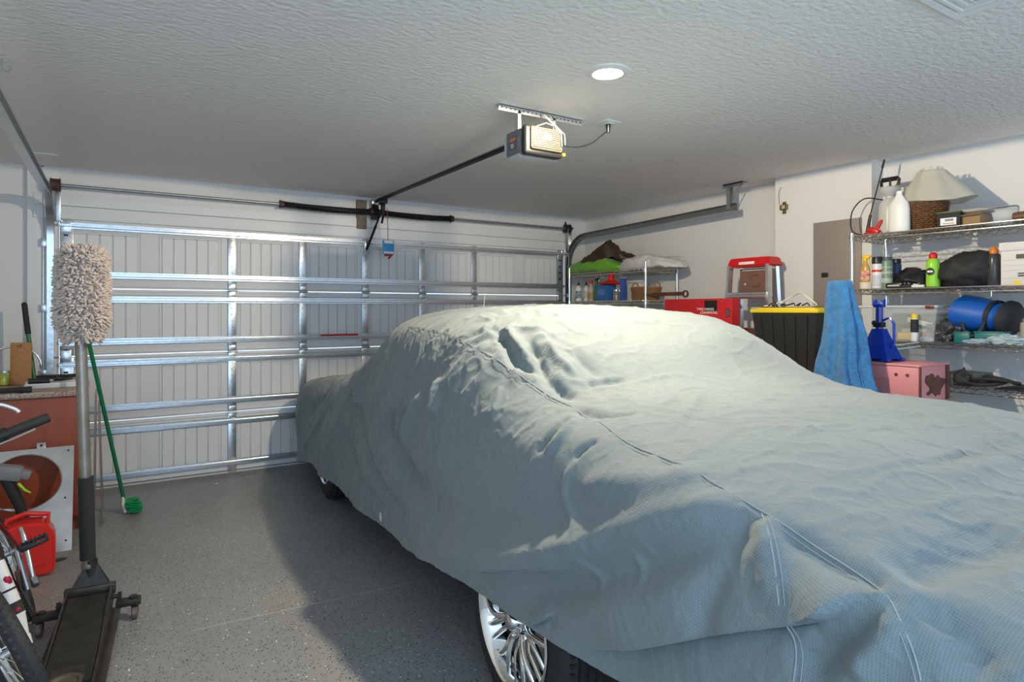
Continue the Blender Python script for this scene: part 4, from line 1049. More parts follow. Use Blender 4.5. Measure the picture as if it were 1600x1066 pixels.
def inbin(name, label, cat, dx, dy, dz, dims, m, rot=None, bev=.006):
    t_ = thing(name, label, cat, bc + Vector((dx, dy, dz + .001))); g = G(); g.box((0, 0, dims[2] / 2), dims, bev, rot); obj('body', g, m, t_); return t_
inbin('yellow_case', 'small yellow case inside the clear bin', 'case', -.08, -.02, 0, (.07, .10, .045), M_yellow)
t_ = inbin('manual_stack', 'white booklet leaning inside the clear bin', 'booklet', .02, -.08, .090, (.14, .16, .03), M_paper, (.25, .12, 0), .002)
inbin('pale_carton', 'pale carton lying flat at the bottom of the clear bin', 'carton', .04, -.06, 0, (.16, .2, .07), mat('pale_green_card', (.36, .45, .38), .7))
t_ = inbin('tape_dispenser', 'orange and red tape dispenser at left end of the clear bin', 'tape dispenser', -.06, .17, 0, (.06, .07, .08), mat('orange_red', (.75, .16, .02), .4), None, .02)
inbin('tan_sponge', 'tan sponge inside the clear bin beside the yellow case', 'sponge', -.07, -.125, 0, (.08, .07, .05), mat('tan_sponge', (.52, .38, .22), .9))
inbin('green_folder', 'dark green folder standing at the back of the clear bin', 'folder', .13, 0, 0, (.02, .36, .17), mat('dark_sage', (.10, .14, .11), .7), None, .003)
t = can('spray_can', 'white and black spray can with yellow cap in front of the clear bin', 'spray can', (4.36, at(1429, 500, X=4.36).y, z3), .022, .155, mat('can_white', (.7, .7, .7)), M_yellow, .035, ([M_blackm], [(.38, .92, 0)]))
t = thing('puck_light', 'round white puck beside the yellow capped can', 'puck light', (4.37, at(1448, 500, X=4.37).y, z3)); g = G(); g.lathe([(.030, 0), (.040, .004), (.042, .015), (.038, .028), (.030, .032), (.0005, .033)], n=28); obj('case', g, mat('warm_white', (.78, .72, .66), .5), t)
t = thing('knife_case', 'narrow black upright case at left end of the third shelf', 'case', (4.40, at(1343, 480, X=4.40).y + .0, z3)); g = G(); g.box((0, 0, .08), (.05, .03, .16), .006); obj('case', g, M_black, t); g = G(); g.box((0, 0, .17), (.04, .026, .03), .006); obj('cap', g, M_yellow, t)
lump('plastic_bag', 'shiny dark crumpled plastic bag right of the clear bin', 'bag', (4.50, at(1478, 500, X=4.5).y - .012, z3), (.10, .080, .095), mat('glossy_dark_plastic', (.05, .05, .05), .12, coat=.8), 7, .3, crumple=.5)
t = thing('duffel_bag', 'bright blue and black duffel bag lying on teal boxes', 'duffel bag', (4.53, at(1536, 500, X=4.53).y, z3 + .075), rz=0, rot=(.16, 0, -.10))
M_dbl = mat('royal_blue_nylon', (.004, .10, .46), .5, bump=.3, bscale=20)
def bag_r(a): return 1 + .05 * math.sin(3 * a) + .03 * math.sin(7 * a + 1)
g = G(); g.lathe([(.100, -.150), (.125, -.140), (.128, -.06), (.112, .05), (.085, .12), (.050, .145)], (0, 0, .095), 32, Matrix.Rotation(PI / 2, 3, 'X'), sx=1.1, sy=.86); g.noise(.012, 9, 3); obj('bag_body', g, M_dbl, t, smooth=60)
for y, r in ((-.145, .126), (.140, .062)):
    g = G(); g.lathe([(.0005, -.018), (r * .8, -.014), (r, .004), (r * 1.03, .026)] if y < 0 else [(r * 1.03, -.026), (r, -.004), (r * .8, .012), (.0005, .015)], (0, y, .095), 28, Matrix.Rotation(-PI / 2, 3, 'X'), sx=1.1, sy=.86, caps=False); obj('end_panel', g, M_bfab, t, smooth=60)
for y in (-.055, .06):
    g = G(); g.tube([(.124 * math.cos(a), y, .095 + .10 * math.sin(a)) for a in np.linspace(-.6, PI + .9, 20)], .014, 6, flat=.25, up=(1, 0, 0)); obj('strap', g, M_bfab, t)
g = G(); g.tube(spline([(-.11, -.055, .10), (-.13, -.05, .02), (-.135, .0, -.03), (-.13, .05, .02), (-.11, .06, .10)], 6), .009, 6, flat=.4); obj('handle', g, M_bfab, t)
M_teal = mat('teal_plastic', (.01, .16, .17), .4)
for lab, u, w, dz in (('teal plastic box under the blue duffel bag, left one', 1506, .085, .062), ('teal plastic box under the blue duffel bag, right one', 1548, .15, .068)):
    t = thing('teal_box', lab, 'box', (4.47, at(u, 500, X=4.42).y, z3)); g = G(); g.box((0, 0, dz / 2), (.16, w, dz), .006); obj('box_body', g, M_teal, t); g = G(); g.box((0, 0, dz + .003), (.165, w + .005, .008), .002); obj('lid', g, M_teal, t)
lump('clear_wrap', 'crinkled clear plastic sheet at the front of the third shelf', 'plastic sheet', (4.40, at(1572, 500, X=4.40).y, z3), (.05, .10, .035), mat('crinkled_clear', (.55, .68, .72), .1, alpha=.75, coat=1), 9, .3, crumple=.6)
lump('clear_wrap', 'thin crinkled clear film lying before the left teal box', 'plastic film', (4.375, at(1528, 500, X=4.40).y, z3), (.03, .06, .018), mat('crinkled_clear', (.55, .68, .72)), 12, .3, crumple=.6)
t = thing('ointment_tube', 'grey tube standing at the right edge of the third shelf', 'tube', (4.45, at(1601, 500, X=4.45).y, z3)); g = G(); g.lathe([(.016, 0), (.018, .02), (.022, .10), (.020, .13)], n=16); obj('tube_body', g, mat('taupe', (.36, .30, .27), .5), t); g = G(); g.cyl((0, 0, .13), (0, 0, .155), .018, .015, 16); obj('cap', g, mat('dark_grey_cap', (.1, .1, .1)), t)
t = thing('wire_hangers', 'two thin white rods resting across the blue jack stand and third shelf', 'rods', (0, 0, 0))
for a_, b_ in (((1346, 546, 3.79), (1436, 535, 4.32)), ((1348, 553, 3.79), (1438, 541, 4.32))):
    g = G(); g.cyl(at(a_[0], a_[1], X=a_[2]), at(b_[0], b_[1], X=b_[2]) , .0035, n=8); obj('rod', g, M_white, t)

# ---------- fourth shelf
z4 = Z4 + D_
t = thing('game_box', 'flat dark printed box lying on the lowest visible shelf', 'box', (4.56, at(1500, 590, X=4.5).y, z4)); g = G(); g.box((0, 0, .035), (.30, .20, .07), .003); obj('carton', g, mat('printed_box', (.20, .20, .14), .5, col2=(.05, .08, .12), vscale=22), t); g = G(); g.box((-.151, .05, .035), (.001, .06, .04)); obj('printed_panel', g, mat('pale_yellow', (.6, .6, .2), .6), t)
t = thing('hose_coil', 'coil of thick black hose on the lowest visible shelf', 'hose', (4.42, at(1527, 590, X=4.42).y, z4 + .016))
pts = []
for i in range(90):
    f = i / 89; a = f * 4.6 * PI; pts.append((.055 * math.cos(a) * (1 - .2 * f), .10 * math.sin(a) - .14 * f, .030 * f + .012 * math.sin(a * 1.5) + .01))
g = G(); g.tube(pts, .011, 10); obj('hose', g, M_blackm, t)
lump('black_cloth', 'bunched black cloth left of the hose coil', 'cloth', (4.40, at(1499, 590, X=4.36).y, z4), (.035, .05, .060), M_bfab, 15, .3, crumple=.4)
g = G(); g.box((4.56 - 4.555, 0, .003), (.40, .62, .006), .001); tag(place(obj('black_mat', g, M_blackm), (4.555, 1.30, z4)), 'flat black mat lying at the right of the lowest visible shelf', 'mat')

# ------------------------------------------------------------------ bench and things in front of the racks
M_bw = mat('bench_wood', (.34, .24, .14), .6, var=.2, vscale=8, stretch=(1, .15, 1))
t = thing('work_bench', 'low wooden bench behind the car carrying the boxes', 'bench', (3.98, 2.885, 0))
g = G(); g.box((0, 0, .90), (.46, 2.27, .04), .004); obj('bench_top', g, M_bw, t)
for x in (-.18, .18):
    for y in (-1.06, 0, 1.06):
        g = G(); g.box((x, y, .44), (.07, .07, .88), .004); obj('leg', g, M_bw, t)
BT = .920
# pink metal box
p0, p1 = at(1436, 574, X=3.76), at(1481, 590, Y=at(1436, 574, X=3.76).y)
t = thing('pink_metal_box', 'worn pink painted metal box below the blue jack stand', 'metal box', (3.76, p0.y, BT))
M_pink = mat('chipped_pink_paint', (.66, .26, .27), .45, 0, .15, 30)
nt = M_pink.node_tree; b_ = nt.nodes['Principled BSDF']
tn = nt.nodes.new('ShaderNodeTexNoise'); tn.inputs['Scale'].default_value = 5.5; tn.inputs['Detail'].default_value = 6
tcn = nt.nodes.new('ShaderNodeTexCoord'); nt.links.new(tcn.outputs['Object'], tn.inputs['Vector'])
cr_ = nt.nodes.new('ShaderNodeValToRGB'); e = cr_.color_ramp.elements; e[0].position = .27; e[0].color = (.07, .03, .02, 1); e[1].position = .285; e[1].color = (.62, .24, .25, 1)
nt.links.new(tn.outputs['Fac'], cr_.inputs[0]); nt.links.new(cr_.outputs[0], b_.inputs['Base Color'])
W_, L_, H_ = p1.x - 3.76, .48, p0.z - BT
g = G(); g.box((W_ / 2, L_ / 2, H_ / 2), (W_, L_, H_), .008); obj('box_body', g, M_pink, t)
g = G(); g.box((W_ / 2, L_ / 2, H_ + .004), (W_ + .012, L_ + .012, .012), .004); obj('lid', g, M_pink, t)
g = G(); g.box((-.002, .30, H_ - .045), (.006, .26, .07), .002); obj('hinge_plate', g, M_pink, t)
for y in (.06, .12, .4):
    g = G(); g.cyl((-.004, y, H_ - .05), (.004, y, H_ - .05), .009, n=10); obj('rivet', g, M_rust, t)
for x_, w_ in ((W_ - .012, .035), (.006, .014)):
    g = G(); g.box((x_, -.004, H_ / 2), (w_, .008, H_), .002); obj('rusty_edge', g, M_rust, t)
g = G(); g.prism([(W_ * (.5 + .30 * math.cos(a) * (1 + .35 * math.sin(3 * a + 1) + .15 * math.sin(7 * a))), H_ * (.45 + .38 * math.sin(a) * (1 + .3 * math.sin(2 * a + 2) + .12 * math.sin(8 * a)))) for a in np.linspace(0, 2 * PI, 40)[:-1]], -.0015, .001, 'y'); obj('rust_patch', g, M_rust, t)
# blue jack stand
q = at(1374, 562, X=3.90)
t = thing('jack_stand', 'deep blue steel jack stand standing on the pink metal box', 'jack stand', (3.90, q.y, BT + H_ + .012))
M_jb = mat('blue_enamel', (.005, .035, .36), .3, coat=.4)
g = G()
for s in (-1, 1):
    for s2 in (-1, 1): g.add([(s * .025, s2 * .022, .19), (s * .025 + s * .004, s2 * .022, .19), (s * .075, s2 * .085, 0), (s * .05, s2 * .085, 0), (s * .025, s2 * .0, .19), (s * .07, s2 * .02, .0)], [(0, 1, 2, 3), (0, 3, 5, 4), (1, 2, 5, 4)])
def frus(u, v):
    a = 2 * PI * (u + .125); k = .030 + .060 * (1 - v) ** 1.1; c_, s_ = math.cos(a), math.sin(a); m_ = max(abs(c_), abs(s_)); return Vector((k * c_ / m_, k * s_ / m_, .015 + .175 * v))
g.grid(frus, 32, 8, closed_u=True)
for s in (-1, 1): 
    for s2 in (-1, 1): g.box((s * .080, s2 * .080, .010), (.040, .040, .02), .004)
obj('base', g, M_jb, t)
g = G(); g.cyl((0, 0, .15), (0, 0, .33), .020, n=16); g.box((0, 0, .335), (.04, .06, .03), .005); g.box((0, .025, .352), (.035, .012, .03), .003); g.box((0, -.025, .352), (.035, .012, .03), .003); obj('post', g, M_jb, t)
g = G(); g.tube([(0, -.02, .24), (0, -.06, .26), (0, -.085, .22), (0, -.085, .12), (0, -.07, .08)], .008, 8); obj('lever', g, M_jb, t)
g = G(); g.box((0, 0, .215), (.05, .055, .03), .006); g.ball((0, .03, .225), .016, 10, 6); obj('pawl_block', g, M_black, t)
# towel on a post
TX = 3.60
q = at(1311, 600, X=TX); zt = at(1308, 441, X=TX).z
ky = q.y
t = thing('post_stand', 'upright stand carrying the blue towel', 'stand', (TX, ky, 0)); g = G(); g.cyl((0, 0, 0), (0, 0, .02), .13, n=24); g.cyl((0, 0, 0), (0, 0, zt - .02), .015, n=12); g.box((0, 0, zt - .018), (.05, .10, .024), .008); obj('stand_frame', g, M_blackmetal, t)
g = G()
zh = q.z - .02; 
def tow(u, v):
    a = 2 * PI * u; H = zt + .004; f = v
    if v < .10:
        k = v / .10; rx, ry, z = .036 * k ** .6, .074 * k ** .6, H + .004 * (1 - k)
    else:
        k = (v - .10) / .90; rx = .036 + .058 * k ** .8; ry = .070 + .078 * k ** .95; z = H - (H - zh) * k
        z += .018 * k * math.sin(2 * a + .6)
    amp = .62 * max(0, v - .05) ** .6
    fold = 1 + amp * (.22 * math.sin(5 * a + 1.2 + 1.6 * v) + .26 * (1 - 2 * abs(math.sin(4.5 * a + .5 - .8 * v)) ** .7) + .08 * math.sin(14 * a + 2))
    return Vector((rx * fold * math.cos(a), ry * fold * math.sin(a) + .012 * math.sin(3 * v * PI) * v - .03 * v, z))
g.grid(tow, 160, 60, closed_u=True)
M_towel = mat('blue_microfibre', (.045, .22, .50), .95, 0, 1.0, 150, sheen=.2, var=.3, vscale=26)
o = obj('blue_towel', g, M_towel, smooth=180, solid=.004)
bm_c = Vector((TX, ky, 0)); o.location = bm_c; tag(o, 'blue microfibre towel hanging in folds between black tote and pink box', 'towel')
# black tote with yellow lid
ya, yb = at(1178, 482, X=3.98).y, at(1279, 480, X=3.98).y
zl = at(1230, 487, X=3.98).z
t = thing('storage_tote', 'black plastic tote with yellow lid behind the car', 'storage tote', (4.13, (ya + yb) / 2, BT))
Lt, Ht = ya - yb, zl - BT
M_tote = mat('black_tote', (.022, .022, .024), .5, bump=.15, bscale=90)
g = tapered_bin(.34, Lt, Ht, .004, 1.0, .80)
for i in range(5):
    y = -Lt * .36 + Lt * .72 * i / 4
    vs = [(-.17 * .805 - .002, (y - .007) * .84, .01), (-.17 * .805 - .002, (y + .007) * .84, .01), (-.172, y + .007, Ht - .03), (-.172, y - .007, Ht - .03)]; vs += [(a - .007, b, c) for a, b, c in vs]
    g.add(vs, [(0, 1, 2, 3), (4, 5, 6, 7), (0, 1, 5, 4), (1, 2, 6, 5), (2, 3, 7, 6), (3, 0, 4, 7)])
obj('tub', g, M_tote, t)
g = G(); g.box((0, 0, Ht + .004), (.36, Lt + .03, .028), .008); g.box((0, 0, Ht + .022), (.30, Lt - .05, .012), .005); obj('lid', g, mat('lid_yellow', (.80, .60, .02), .45), t)
g = G(); g.box((0, 0, Ht + .029), (.28, Lt - .09, .006), .002); obj('lid_panel', g, M_tote, t)
zz = BT + Ht + .034
t = thing('white_cable', 'loops of white cable lying on the black tote lid', 'cable', (4.08, (ya + yb) / 2, zz))
pts = spline([(-.05, .20, .005), (-.02, .12, .02), (.05, .05, .07), (.0, -.05, .095), (-.05, -.13, .07), (-.04, -.20, .012), (.02, -.12, .008), (.05, .0, .012), (-.02, .10, .03), (.03, .16, .008)], 8)
g = G(); g.tube(pts, .005, 7); obj('cable', g, mat('cream_cable', (.75, .70, .58), .5), t)
t = thing('cable_clips', 'small dark clips and bits on the black tote lid', 'clips', (3.99, (ya + yb) / 2 - .02, zz))
for i in range(6):
    g = G(); rr = random.Random(i); g.tube([(rr.uniform(-.02, .04), -.14 + i * .055, .006), (rr.uniform(-.02, .04), -.13 + i * .055, .024), (rr.uniform(-.02, .04), -.10 + i * .055, .008)], .005, 6); obj('clip', g, M_black, t)
# red box with printed label
ya, yb = at(1038, 468, X=4.05).y, at(1143, 466, X=4.05).y
za = at(1040, 468, X=4.05).z; 
t = thing('red_carton', 'large red carton with black panel and white slogan beside the step ladder', 'box', (4.19, (ya + yb) / 2, BT))
g = G(); Hr = za - BT; Lr = ya - yb
g.box((-.085, 0, Hr / 2), (.10, Lr, Hr), .004); obj('carton', g, mat('red_card', (.50, .010, .015), .5), t)
yk = (at(1110, 480, X=4.05).y + 0) - (ya + yb) / 2; zk = at(1110, 478, X=4.05).z - BT
g = G(); g.box((-.1362, yk, zk), (.002, .125, .085)); obj('printed_panel', g, M_black, t)
y1_ = at(1102, 485, X=4.05).y - (ya + yb) / 2; z1_ = at(1102, 483.5, X=4.05).z - BT
lettering('TWO MAKES.', .030, M_paper, t, (-.1385, y1_, z1_), FACE_MX)
lettering('CHAMPIONS.', .030, M_paper, t, (-.1385, y1_ - .035, z1_ - .028), FACE_MX)
yk2 = at(1137, 490, X=4.05).y - (ya + yb) / 2; g = G(); g.box((-.1362, yk2, at(1137, 489, X=4.05).z - BT), (.002, .035, .06)); g.mi = 1
for i in range(4): g.box((-.1375, yk2, at(1137, 489, X=4.05).z - BT - .02 + i * .013), (.001, .026, .002))
obj('small_label', g, [M_blackm, mat('label_grey', (.5, .5, .5))], t)

# ------------------------------------------------------------------ step ladder
LX = 4.50
ya, yb = at(1146, 415, X=LX).y, at(1211, 415, X=LX).y
zc = at(1180, 403, X=LX).z
t = thing('step_ladder', 'aluminium step ladder with red top cap leaning by the wall', 'ladder', (LX, (ya + yb) / 2, 0))
Wl = ya - yb
g = G(); g.add([(-.08, -Wl / 2 - .01, zc - .075), (.10, -Wl / 2 - .01, zc - .075), (.10, Wl / 2 + .01, zc - .075), (-.08, Wl / 2 + .01, zc - .075), (-.07, -Wl / 2 + .015, zc), (.09, -Wl / 2 + .015, zc), (.09, Wl / 2 - .015, zc), (-.07, Wl / 2 - .015, zc)], [(0, 3, 2, 1), (4, 5, 6, 7), (0, 1, 5, 4), (1, 2, 6, 5), (2, 3, 7, 6), (3, 0, 4, 7)])
r_ = bmesh.ops.bevel(g.bm, geom=list(g.bm.edges), offset=.01, segments=2, affect='EDGES'); cap_ = obj('top_cap', g, M_red, t)
g = G(); g.box((-.0795, .01, zc - .045), (.003, .15, .022), .001, (0, .13, 0)); obj('cap_label', g, M_paper, cap_)
for s in (-1, 1):
    g = G(); a, b = Vector((-.06, s * (Wl / 2 - .005), zc - .06)), Vector((-.14, s * (Wl / 2 + .07), .0))
    dr = (b - a)
    for off, wy in ((0, .022),): g.add([a + Vector((-.028, -wy / 2 * 0 - .0, 0)), a + Vector((.028, 0, 0)), b + Vector((.028, 0, 0)), b + Vector((-.028, 0, 0)), a + Vector((-.028, -s * .022, 0)), a + Vector((.028, -s * .022, 0)), b + Vector((.028, -s * .022, 0)), b + Vector((-.028, -s * .022, 0))], [(0, 1, 2, 3), (4, 5, 6, 7), (0, 1, 5, 4), (1, 2, 6, 5), (2, 3, 7, 6), (3, 0, 4, 7)])
    obj('front_rail', g, M_alu, t)
    g = G(); a, b = Vector((.07, s * (Wl / 2 - .03), zc - .06)), Vector((.16, s * (Wl / 2 + .02), .0)); g.tube([a, b], .017, 4); obj('rear_rail', g, M_alu, t)
    g = G(); g.box((-.14, s * (Wl / 2 + .06), .015), (.07, .035, .03), .004); obj('foot', g, M_black, t)
for i in range(6):
    z = zc - .30 - i * .29
    if z < .1: break
    f = (zc - z) / zc; w = Wl + .13 * f - .03; x = -.06 - .08 * f
    g = G(); g.box((x, 0, z), (.08, w, .022), .003); g.box((x - .036, 0, z - .015), (.006, w, .05), .001)
    g.mi = 1
    for k in range(4): g.box((x - .03 + .02 * k, 0, z + .0115), (.004, w - .02, .002))
    obj('step', g, [M_alu, M_galv_dull], t)
g = G(); g.box((.02, 0, zc - .185), (.012, Wl - .11, .20), .004); g.mi = 1; g.lathe([(.045, 0), (.050, .003), (.055, 0)], (.012, -.01, zc - .19), 28, Matrix.Rotation(-PI / 2, 3, 'Y'), caps=False); g.mi = 2; g.box((.012, 0, zc - .098), (.004, Wl - .16, .014)); g.cyl((.012, .09, zc - .215), (.008, .09, zc - .215), .010, n=10)
obj('bucket_shelf', g, [mat('brown_shelf', (.20, .10, .075), .5), mat('brown_ring', (.14, .07, .05), .5), mat('label_silver', (.55, .55, .58), .4)], t)
for s in (-1, 1):
    g = G(); g.tube([(-.05, s * (Wl / 2 + .0), zc - .34), (.0, s * (Wl / 2 - .03), zc - .31), (.08, s * (Wl / 2 - .02), zc - .42)], .009, 6, flat=.4); obj('spreader', g, M_galv, t)

# ------------------------------------------------------------------ wall fittings on the pilaster
ya, yb = at(1272, 350, X=4.70).y, at(1347, 340, X=4.70).y
t = thing('electrical_panel', 'grey brown electrical panel set into the right wall', 'electrical panel', (4.70, (ya + yb) / 2, 1.35))
Wp = ya - yb; zp = at(1272, 349, X=4.70).z - 1.35
M_ep = mat('taupe_enamel', (.29, .245, .225), .5)
g = G(); g.box((-.006, 0, zp / 2), (.012, Wp, zp), .003); obj('frame', g, M_ep, t)
g = G(); g.box((-.014, -.0, zp / 2 - .01), (.006, Wp - .10, zp - .09), .002); dr = obj('door_leaf', g, M_ep, t)
ql = at(1291, 430, X=4.70)
g = G(); g.box((-.019, ql.y - (ya + yb) / 2, ql.z - 1.35), (.006, .055, .035), .002); obj('latch', g, M_black, dr)
g = G()
for y in (-Wp / 2 + .02, Wp / 2 - .02):
    for z in (.03, zp - .03): g.cyl((-.012, y, z), (-.015, y, z), .005, n=8)
obj('screw', g, M_galv, t)
q = at(1226, 325, X=4.70)
t = thing('wall_bracket', 'small brass bracket with wire on the wall left of the panel', 'bracket', (4.70, q.y, q.z))
M_brass = mat('aged_brass', (.25, .20, .08), .4, .8)
g = G(); g.box((-.003, 0, 0), (.006, .035, .10), .002); g.box((-.010, 0, .005), (.018, .07, .045), .004); obj('plate', g, M_brass, t)
g = G(); g.box((-.022, 0, .005), (.006, .03, .03), .003); obj('button', g, mat('tan_button', (.6, .42, .25), .5), t)
g = G(); g.tube(spline([(-.004, .045, .035), (-.006, .05, .10), (-.004, .04, .165), (-.004, .02, .17)], 6), .002, 6); obj('bell_wire', g, mat('dark_wire', (.08, .08, .08), .5), t)

# ------------------------------------------------------------------ far rack goods
zA = 1.835 + D_; zB = 1.528 + D_
def on2(u, X, z): q = at(u, 430, X=X); return (X, q.y, z)
M_gbag = mat('lime_bag', (.13, .36, .02), .5, bump=.6, bscale=14, sheen=.2)
def bag(name, label, cat, c, dims, m, seed, rz=0, top=None):
    g = G(); o_ = Vector((seed, seed * 2.1, seed * .7)); a, b, h = dims
    def f(u, v):
        an = 2 * PI * u
        k = math.sin(PI * min(1, max(0, v))) ** .35
        x = a * k * abs(math.cos(an)) ** .6 * (1 if math.cos(an) >= 0 else -1); y = (2 * v - 1) * b
        z = h * k * (.5 + .5 * abs(math.sin(an)) ** .7 * (1 if math.sin(an) >= 0 else -1))
        p = Vector((x, y, z)); n1 = noise.noise(p * 7 + o_); n2 = abs(noise.noise(p * 16 + o_)); n3 = abs(noise.noise(p * 34 + o_))
        s = (.035 * n1 - .028 * n2 - .012 * n3) * (1 if z > .01 else .1)
        return Vector((x * (1 + s * 3), y, max(0, z * (1 + .25 * noise.noise(Vector((0, y * 6, seed)))) + s)))
    g.grid(f, 72, 60, closed_u=True)
    o = obj(name, g, m, smooth=70); place(o, c, rz); tag(o, label, cat); return o
yg0, yg1 = at(893, 410, X=4.50).y, at(977, 410, X=4.50).y
bag('green_bag', 'lime green fabric bag lying along the top of the far rack', 'bag', (4.50, (yg0 + yg1) / 2, zA), (.17, abs(yg0 - yg1) / 2 + .02, .155), M_gbag, 3)
yw0, yw1 = at(976, 410, X=4.56).y, at(1064, 410, X=4.56).y
bag('white_bag', 'slumped white plastic bag on the top of the far rack', 'bag', (4.57, (yw0 + yw1) / 2, zA), (.20, abs(yw0 - yw1) / 2 + .03, .135), mat('white_bag_plastic', (.60, .58, .58), .5, bump=.5, bscale=10), 8)
yb0 = at(948, 385, X=4.50).y
def brownf(u, v):
    a = 2 * PI * u; r = (.13 * (1 - v) ** .7 + .03) * (1 + .28 * math.sin(3 * a + 4 * v) + .16 * math.sin(5 * a + 1))
    p = Vector((r * .8 * math.cos(a), r * 2.1 * math.sin(a) * (1 - .3 * v) - .04 * v, .19 * v * (1 + .12 * math.sin(2 * a)) + .02 * math.sin(4 * a) * (1 - v)))
    return p + Vector((0, 0, .03 * abs(noise.noise(p * 18))))
g = G(); g.grid(brownf, 56, 24, closed_u=True); vs = g.bm.verts
tag(place(obj('brown_leather_bag', g, mat('dark_brown_leather', (.07, .03, .018), .45, bump=.5, bscale=30, var=.4), smooth=60, solid=.004), (4.50, yb0, zA + .125)), 'crumpled dark brown bag piled on the lime green bag', 'bag')
def glue(label, u, X, labm, cap=M_black):
    t = thing('glue_bottle', label, 'bottle', on2(u, X, zB)); g = G(); g.lathe([(.030, 0), (.034, .004), (.034, .135), (.026, .158), (.014, .166), (.013, .175)], n=22); obj('bottle', g, M_white, t)
    g = G(); g.lathe([(.0346, .03), (.0346, .115)], n=22, caps=False); obj('product_label', g, labm, t)
    g = G(); g.lathe([(.013, .172), (.012, .185), (.005, .215), (.002, .218)], n=16); obj('nozzle', g, cap, t)
glue('white squeeze bottle with blue label at left end of the far rack', 904, 4.44, mat('blue_glue_label', (.05, .14, .30), .5, col2=(.5, .55, .6), vscale=30))
glue('white squeeze bottle with pale label beside the blue labelled one', 916, 4.52, mat('pale_glue_label', (.6, .48, .42), .5, col2=(.7, .68, .66), vscale=30))
trigger_bottle('spray_bottle', 'clear spray bottle with red trigger on the far rack', 'spray bottle', on2(923, 4.42, zB), mat('beige_bottle', (.52, .42, .34), .4), M_red, mat('multi_label', (.5, .25, .15), .5, col2=(.2, .3, .1), vscale=40), h=.19, r=.034)
trigger_bottle('spray_bottle', 'dark green spray bottle with black trigger on the far rack', 'spray bottle', on2(932, 4.44, zB), mat('bottle_green', (.02, .16, .04), .3), M_black, mat('green_label', (.05, .30, .08), .5, col2=(.02, .05, .02), vscale=30), h=.21, r=.036)
t = thing('black_handle_tool', 'black handled tool standing behind the green bottle', 'tool', on2(938, 4.56, zB)); g = G(); g.cyl((0, 0, 0), (0, 0, .13), .02, .014, 12); obj('grip', g, M_black, t); g = G(); g.ball((0, 0, .17), (.03, .045, .05), 14, 8); obj('head', g, mat('mustard', (.35, .26, .04), .5), t)
t = thing('blue_carton', 'blue cardboard carton under the red funnel', 'box', on2(947, 4.46, zB)); g = G(); g.box((0, 0, .085), (.14, .17, .17), .003); obj('carton', g, mat('blue_card', (.03, .13, .36), .5), t); g = G(); g.box((-.0705, .0, .09), (.001, .11, .06)); obj('product_label', g, mat('blue_print', (.08, .22, .5), .5), t)
t = thing('funnel', 'bright red funnel standing upside down on the blue carton', 'funnel', (4.47, at(954, 430, X=4.46).y, zB + .176)); g = G(); g.lathe([(.125, .0), (.127, .006), (.118, .010), (.035, .040), (.030, .05), (.026, .12), (.024, .122), (.026, .05)], n=36, caps=False); obj('cone', g, mat('bright_red', (.80, .02, .015), .4), t, solid=.002)
t = thing('blue_binder', 'upright blue folder between jars and basket on the far rack', 'folder', on2(974, 4.44, zB)); g = G(); g.box((0, 0, .115), (.06, .040, .23), .003); obj('cover', g, mat('binder_blue', (.04, .10, .36), .5), t); g = G(); g.box((.005, 0, .12), (.05, .030, .23), .001); obj('pages', g, M_paper, t)
for i, (u, X) in enumerate(((963, 4.42), (968, 4.54))):
    t = thing('glass_jar', ('glass jar of small hardware in front of the blue carton', 'glass jar of small hardware behind the first jar')[i], 'jar', on2(u, X, zB)); g = G(); g.lathe([(.028, 0), (.033, .004), (.033, .085), (.026, .098)], n=20); obj('jar', g, mat('jar_contents', (.30, .27, .24), .2, col2=(.08, .08, .09), vscale=90, coat=.6), t); g = G(); g.cyl((0, 0, .097), (0, 0, .113), .029, n=20); obj('lid', g, M_galv, t)
wicker('wicker_basket', 'long tan wicker basket with loop handles on the far rack', 'basket', (4.52, (at(979, 460, X=4.47).y + at(1030, 460, X=4.47).y) / 2, zB), .09, .135, .105, .165, .125, mat('tan_wicker', (.36, .19, .075), .6, var=.4, vscale=60), rows=9, handles=True)
t = thing('white_carton', 'white carton standing behind the tan wicker basket', 'box', (4.71, at(990, 450, X=4.71).y, zB)); g = G(); g.box((0, 0, .11), (.10, .30, .22), .003); obj('carton', g, M_bb, t)
t = thing('pipe_wrench', 'long rusty iron bar with ring end sticking out of the far rack', 'iron bar', (4.45, at(1055, 466, X=4.45).y, zB + .03))
g = G(); g.box((0, .16, .02), (.02, .52, .030), .005); g.box((.005, .10, .034), (.012, .36, .014), .003); obj('bar', g, M_rust, t)
g = G(); g.lathe([(.022, -.008), (.034, -.008), (.034, .008), (.022, .008), (.022, -.008)], (0, -.125, .02), 20, Matrix.Rotation(PI / 2, 3, 'Y'), caps=False); obj('ring_end', g, M_rust, t)
# ------------------------------------------------------------------ cabinet on the left with its clutter
CX = -0.155; CY = 4.97; CT = .918
t = thing('base_cabinet', 'reddish wood base cabinet with speckled stone worktop at the far left', 'cabinet', (CX, CY, 0))
M_cherry = mat('reddish_cherry_wood', (.29, .052, .013), .5, var=.28, vscale=9, stretch=(1.2, 1.2, .25))
M_gran = mat('speckled_stone', (.46, .35, .29), .35, col2=(.16, .10, .08), vscale=85)
g = G(); g.box2((-1.0, .0, .10), (0, .60, CT - .04), .003); g.box2((-1.0, .06, 0), (-.02, .56, .10)); obj('body', g, M_cherry, t)
g = G(); g.box2((-1.02, -.025, CT - .038), (.018, .625, CT), .006); obj('worktop', g, M_gran, t)
g = G(); g.box2((.0, .0, .03), (.012, .60, .10), .001); obj('toe_side', g, M_blackm, t)
def onc(u, v, z=CT): return at(u, v, Z=z)
def flat(name, label, cat, loc, rz=0): return thing(name, label, cat, loc, rz)
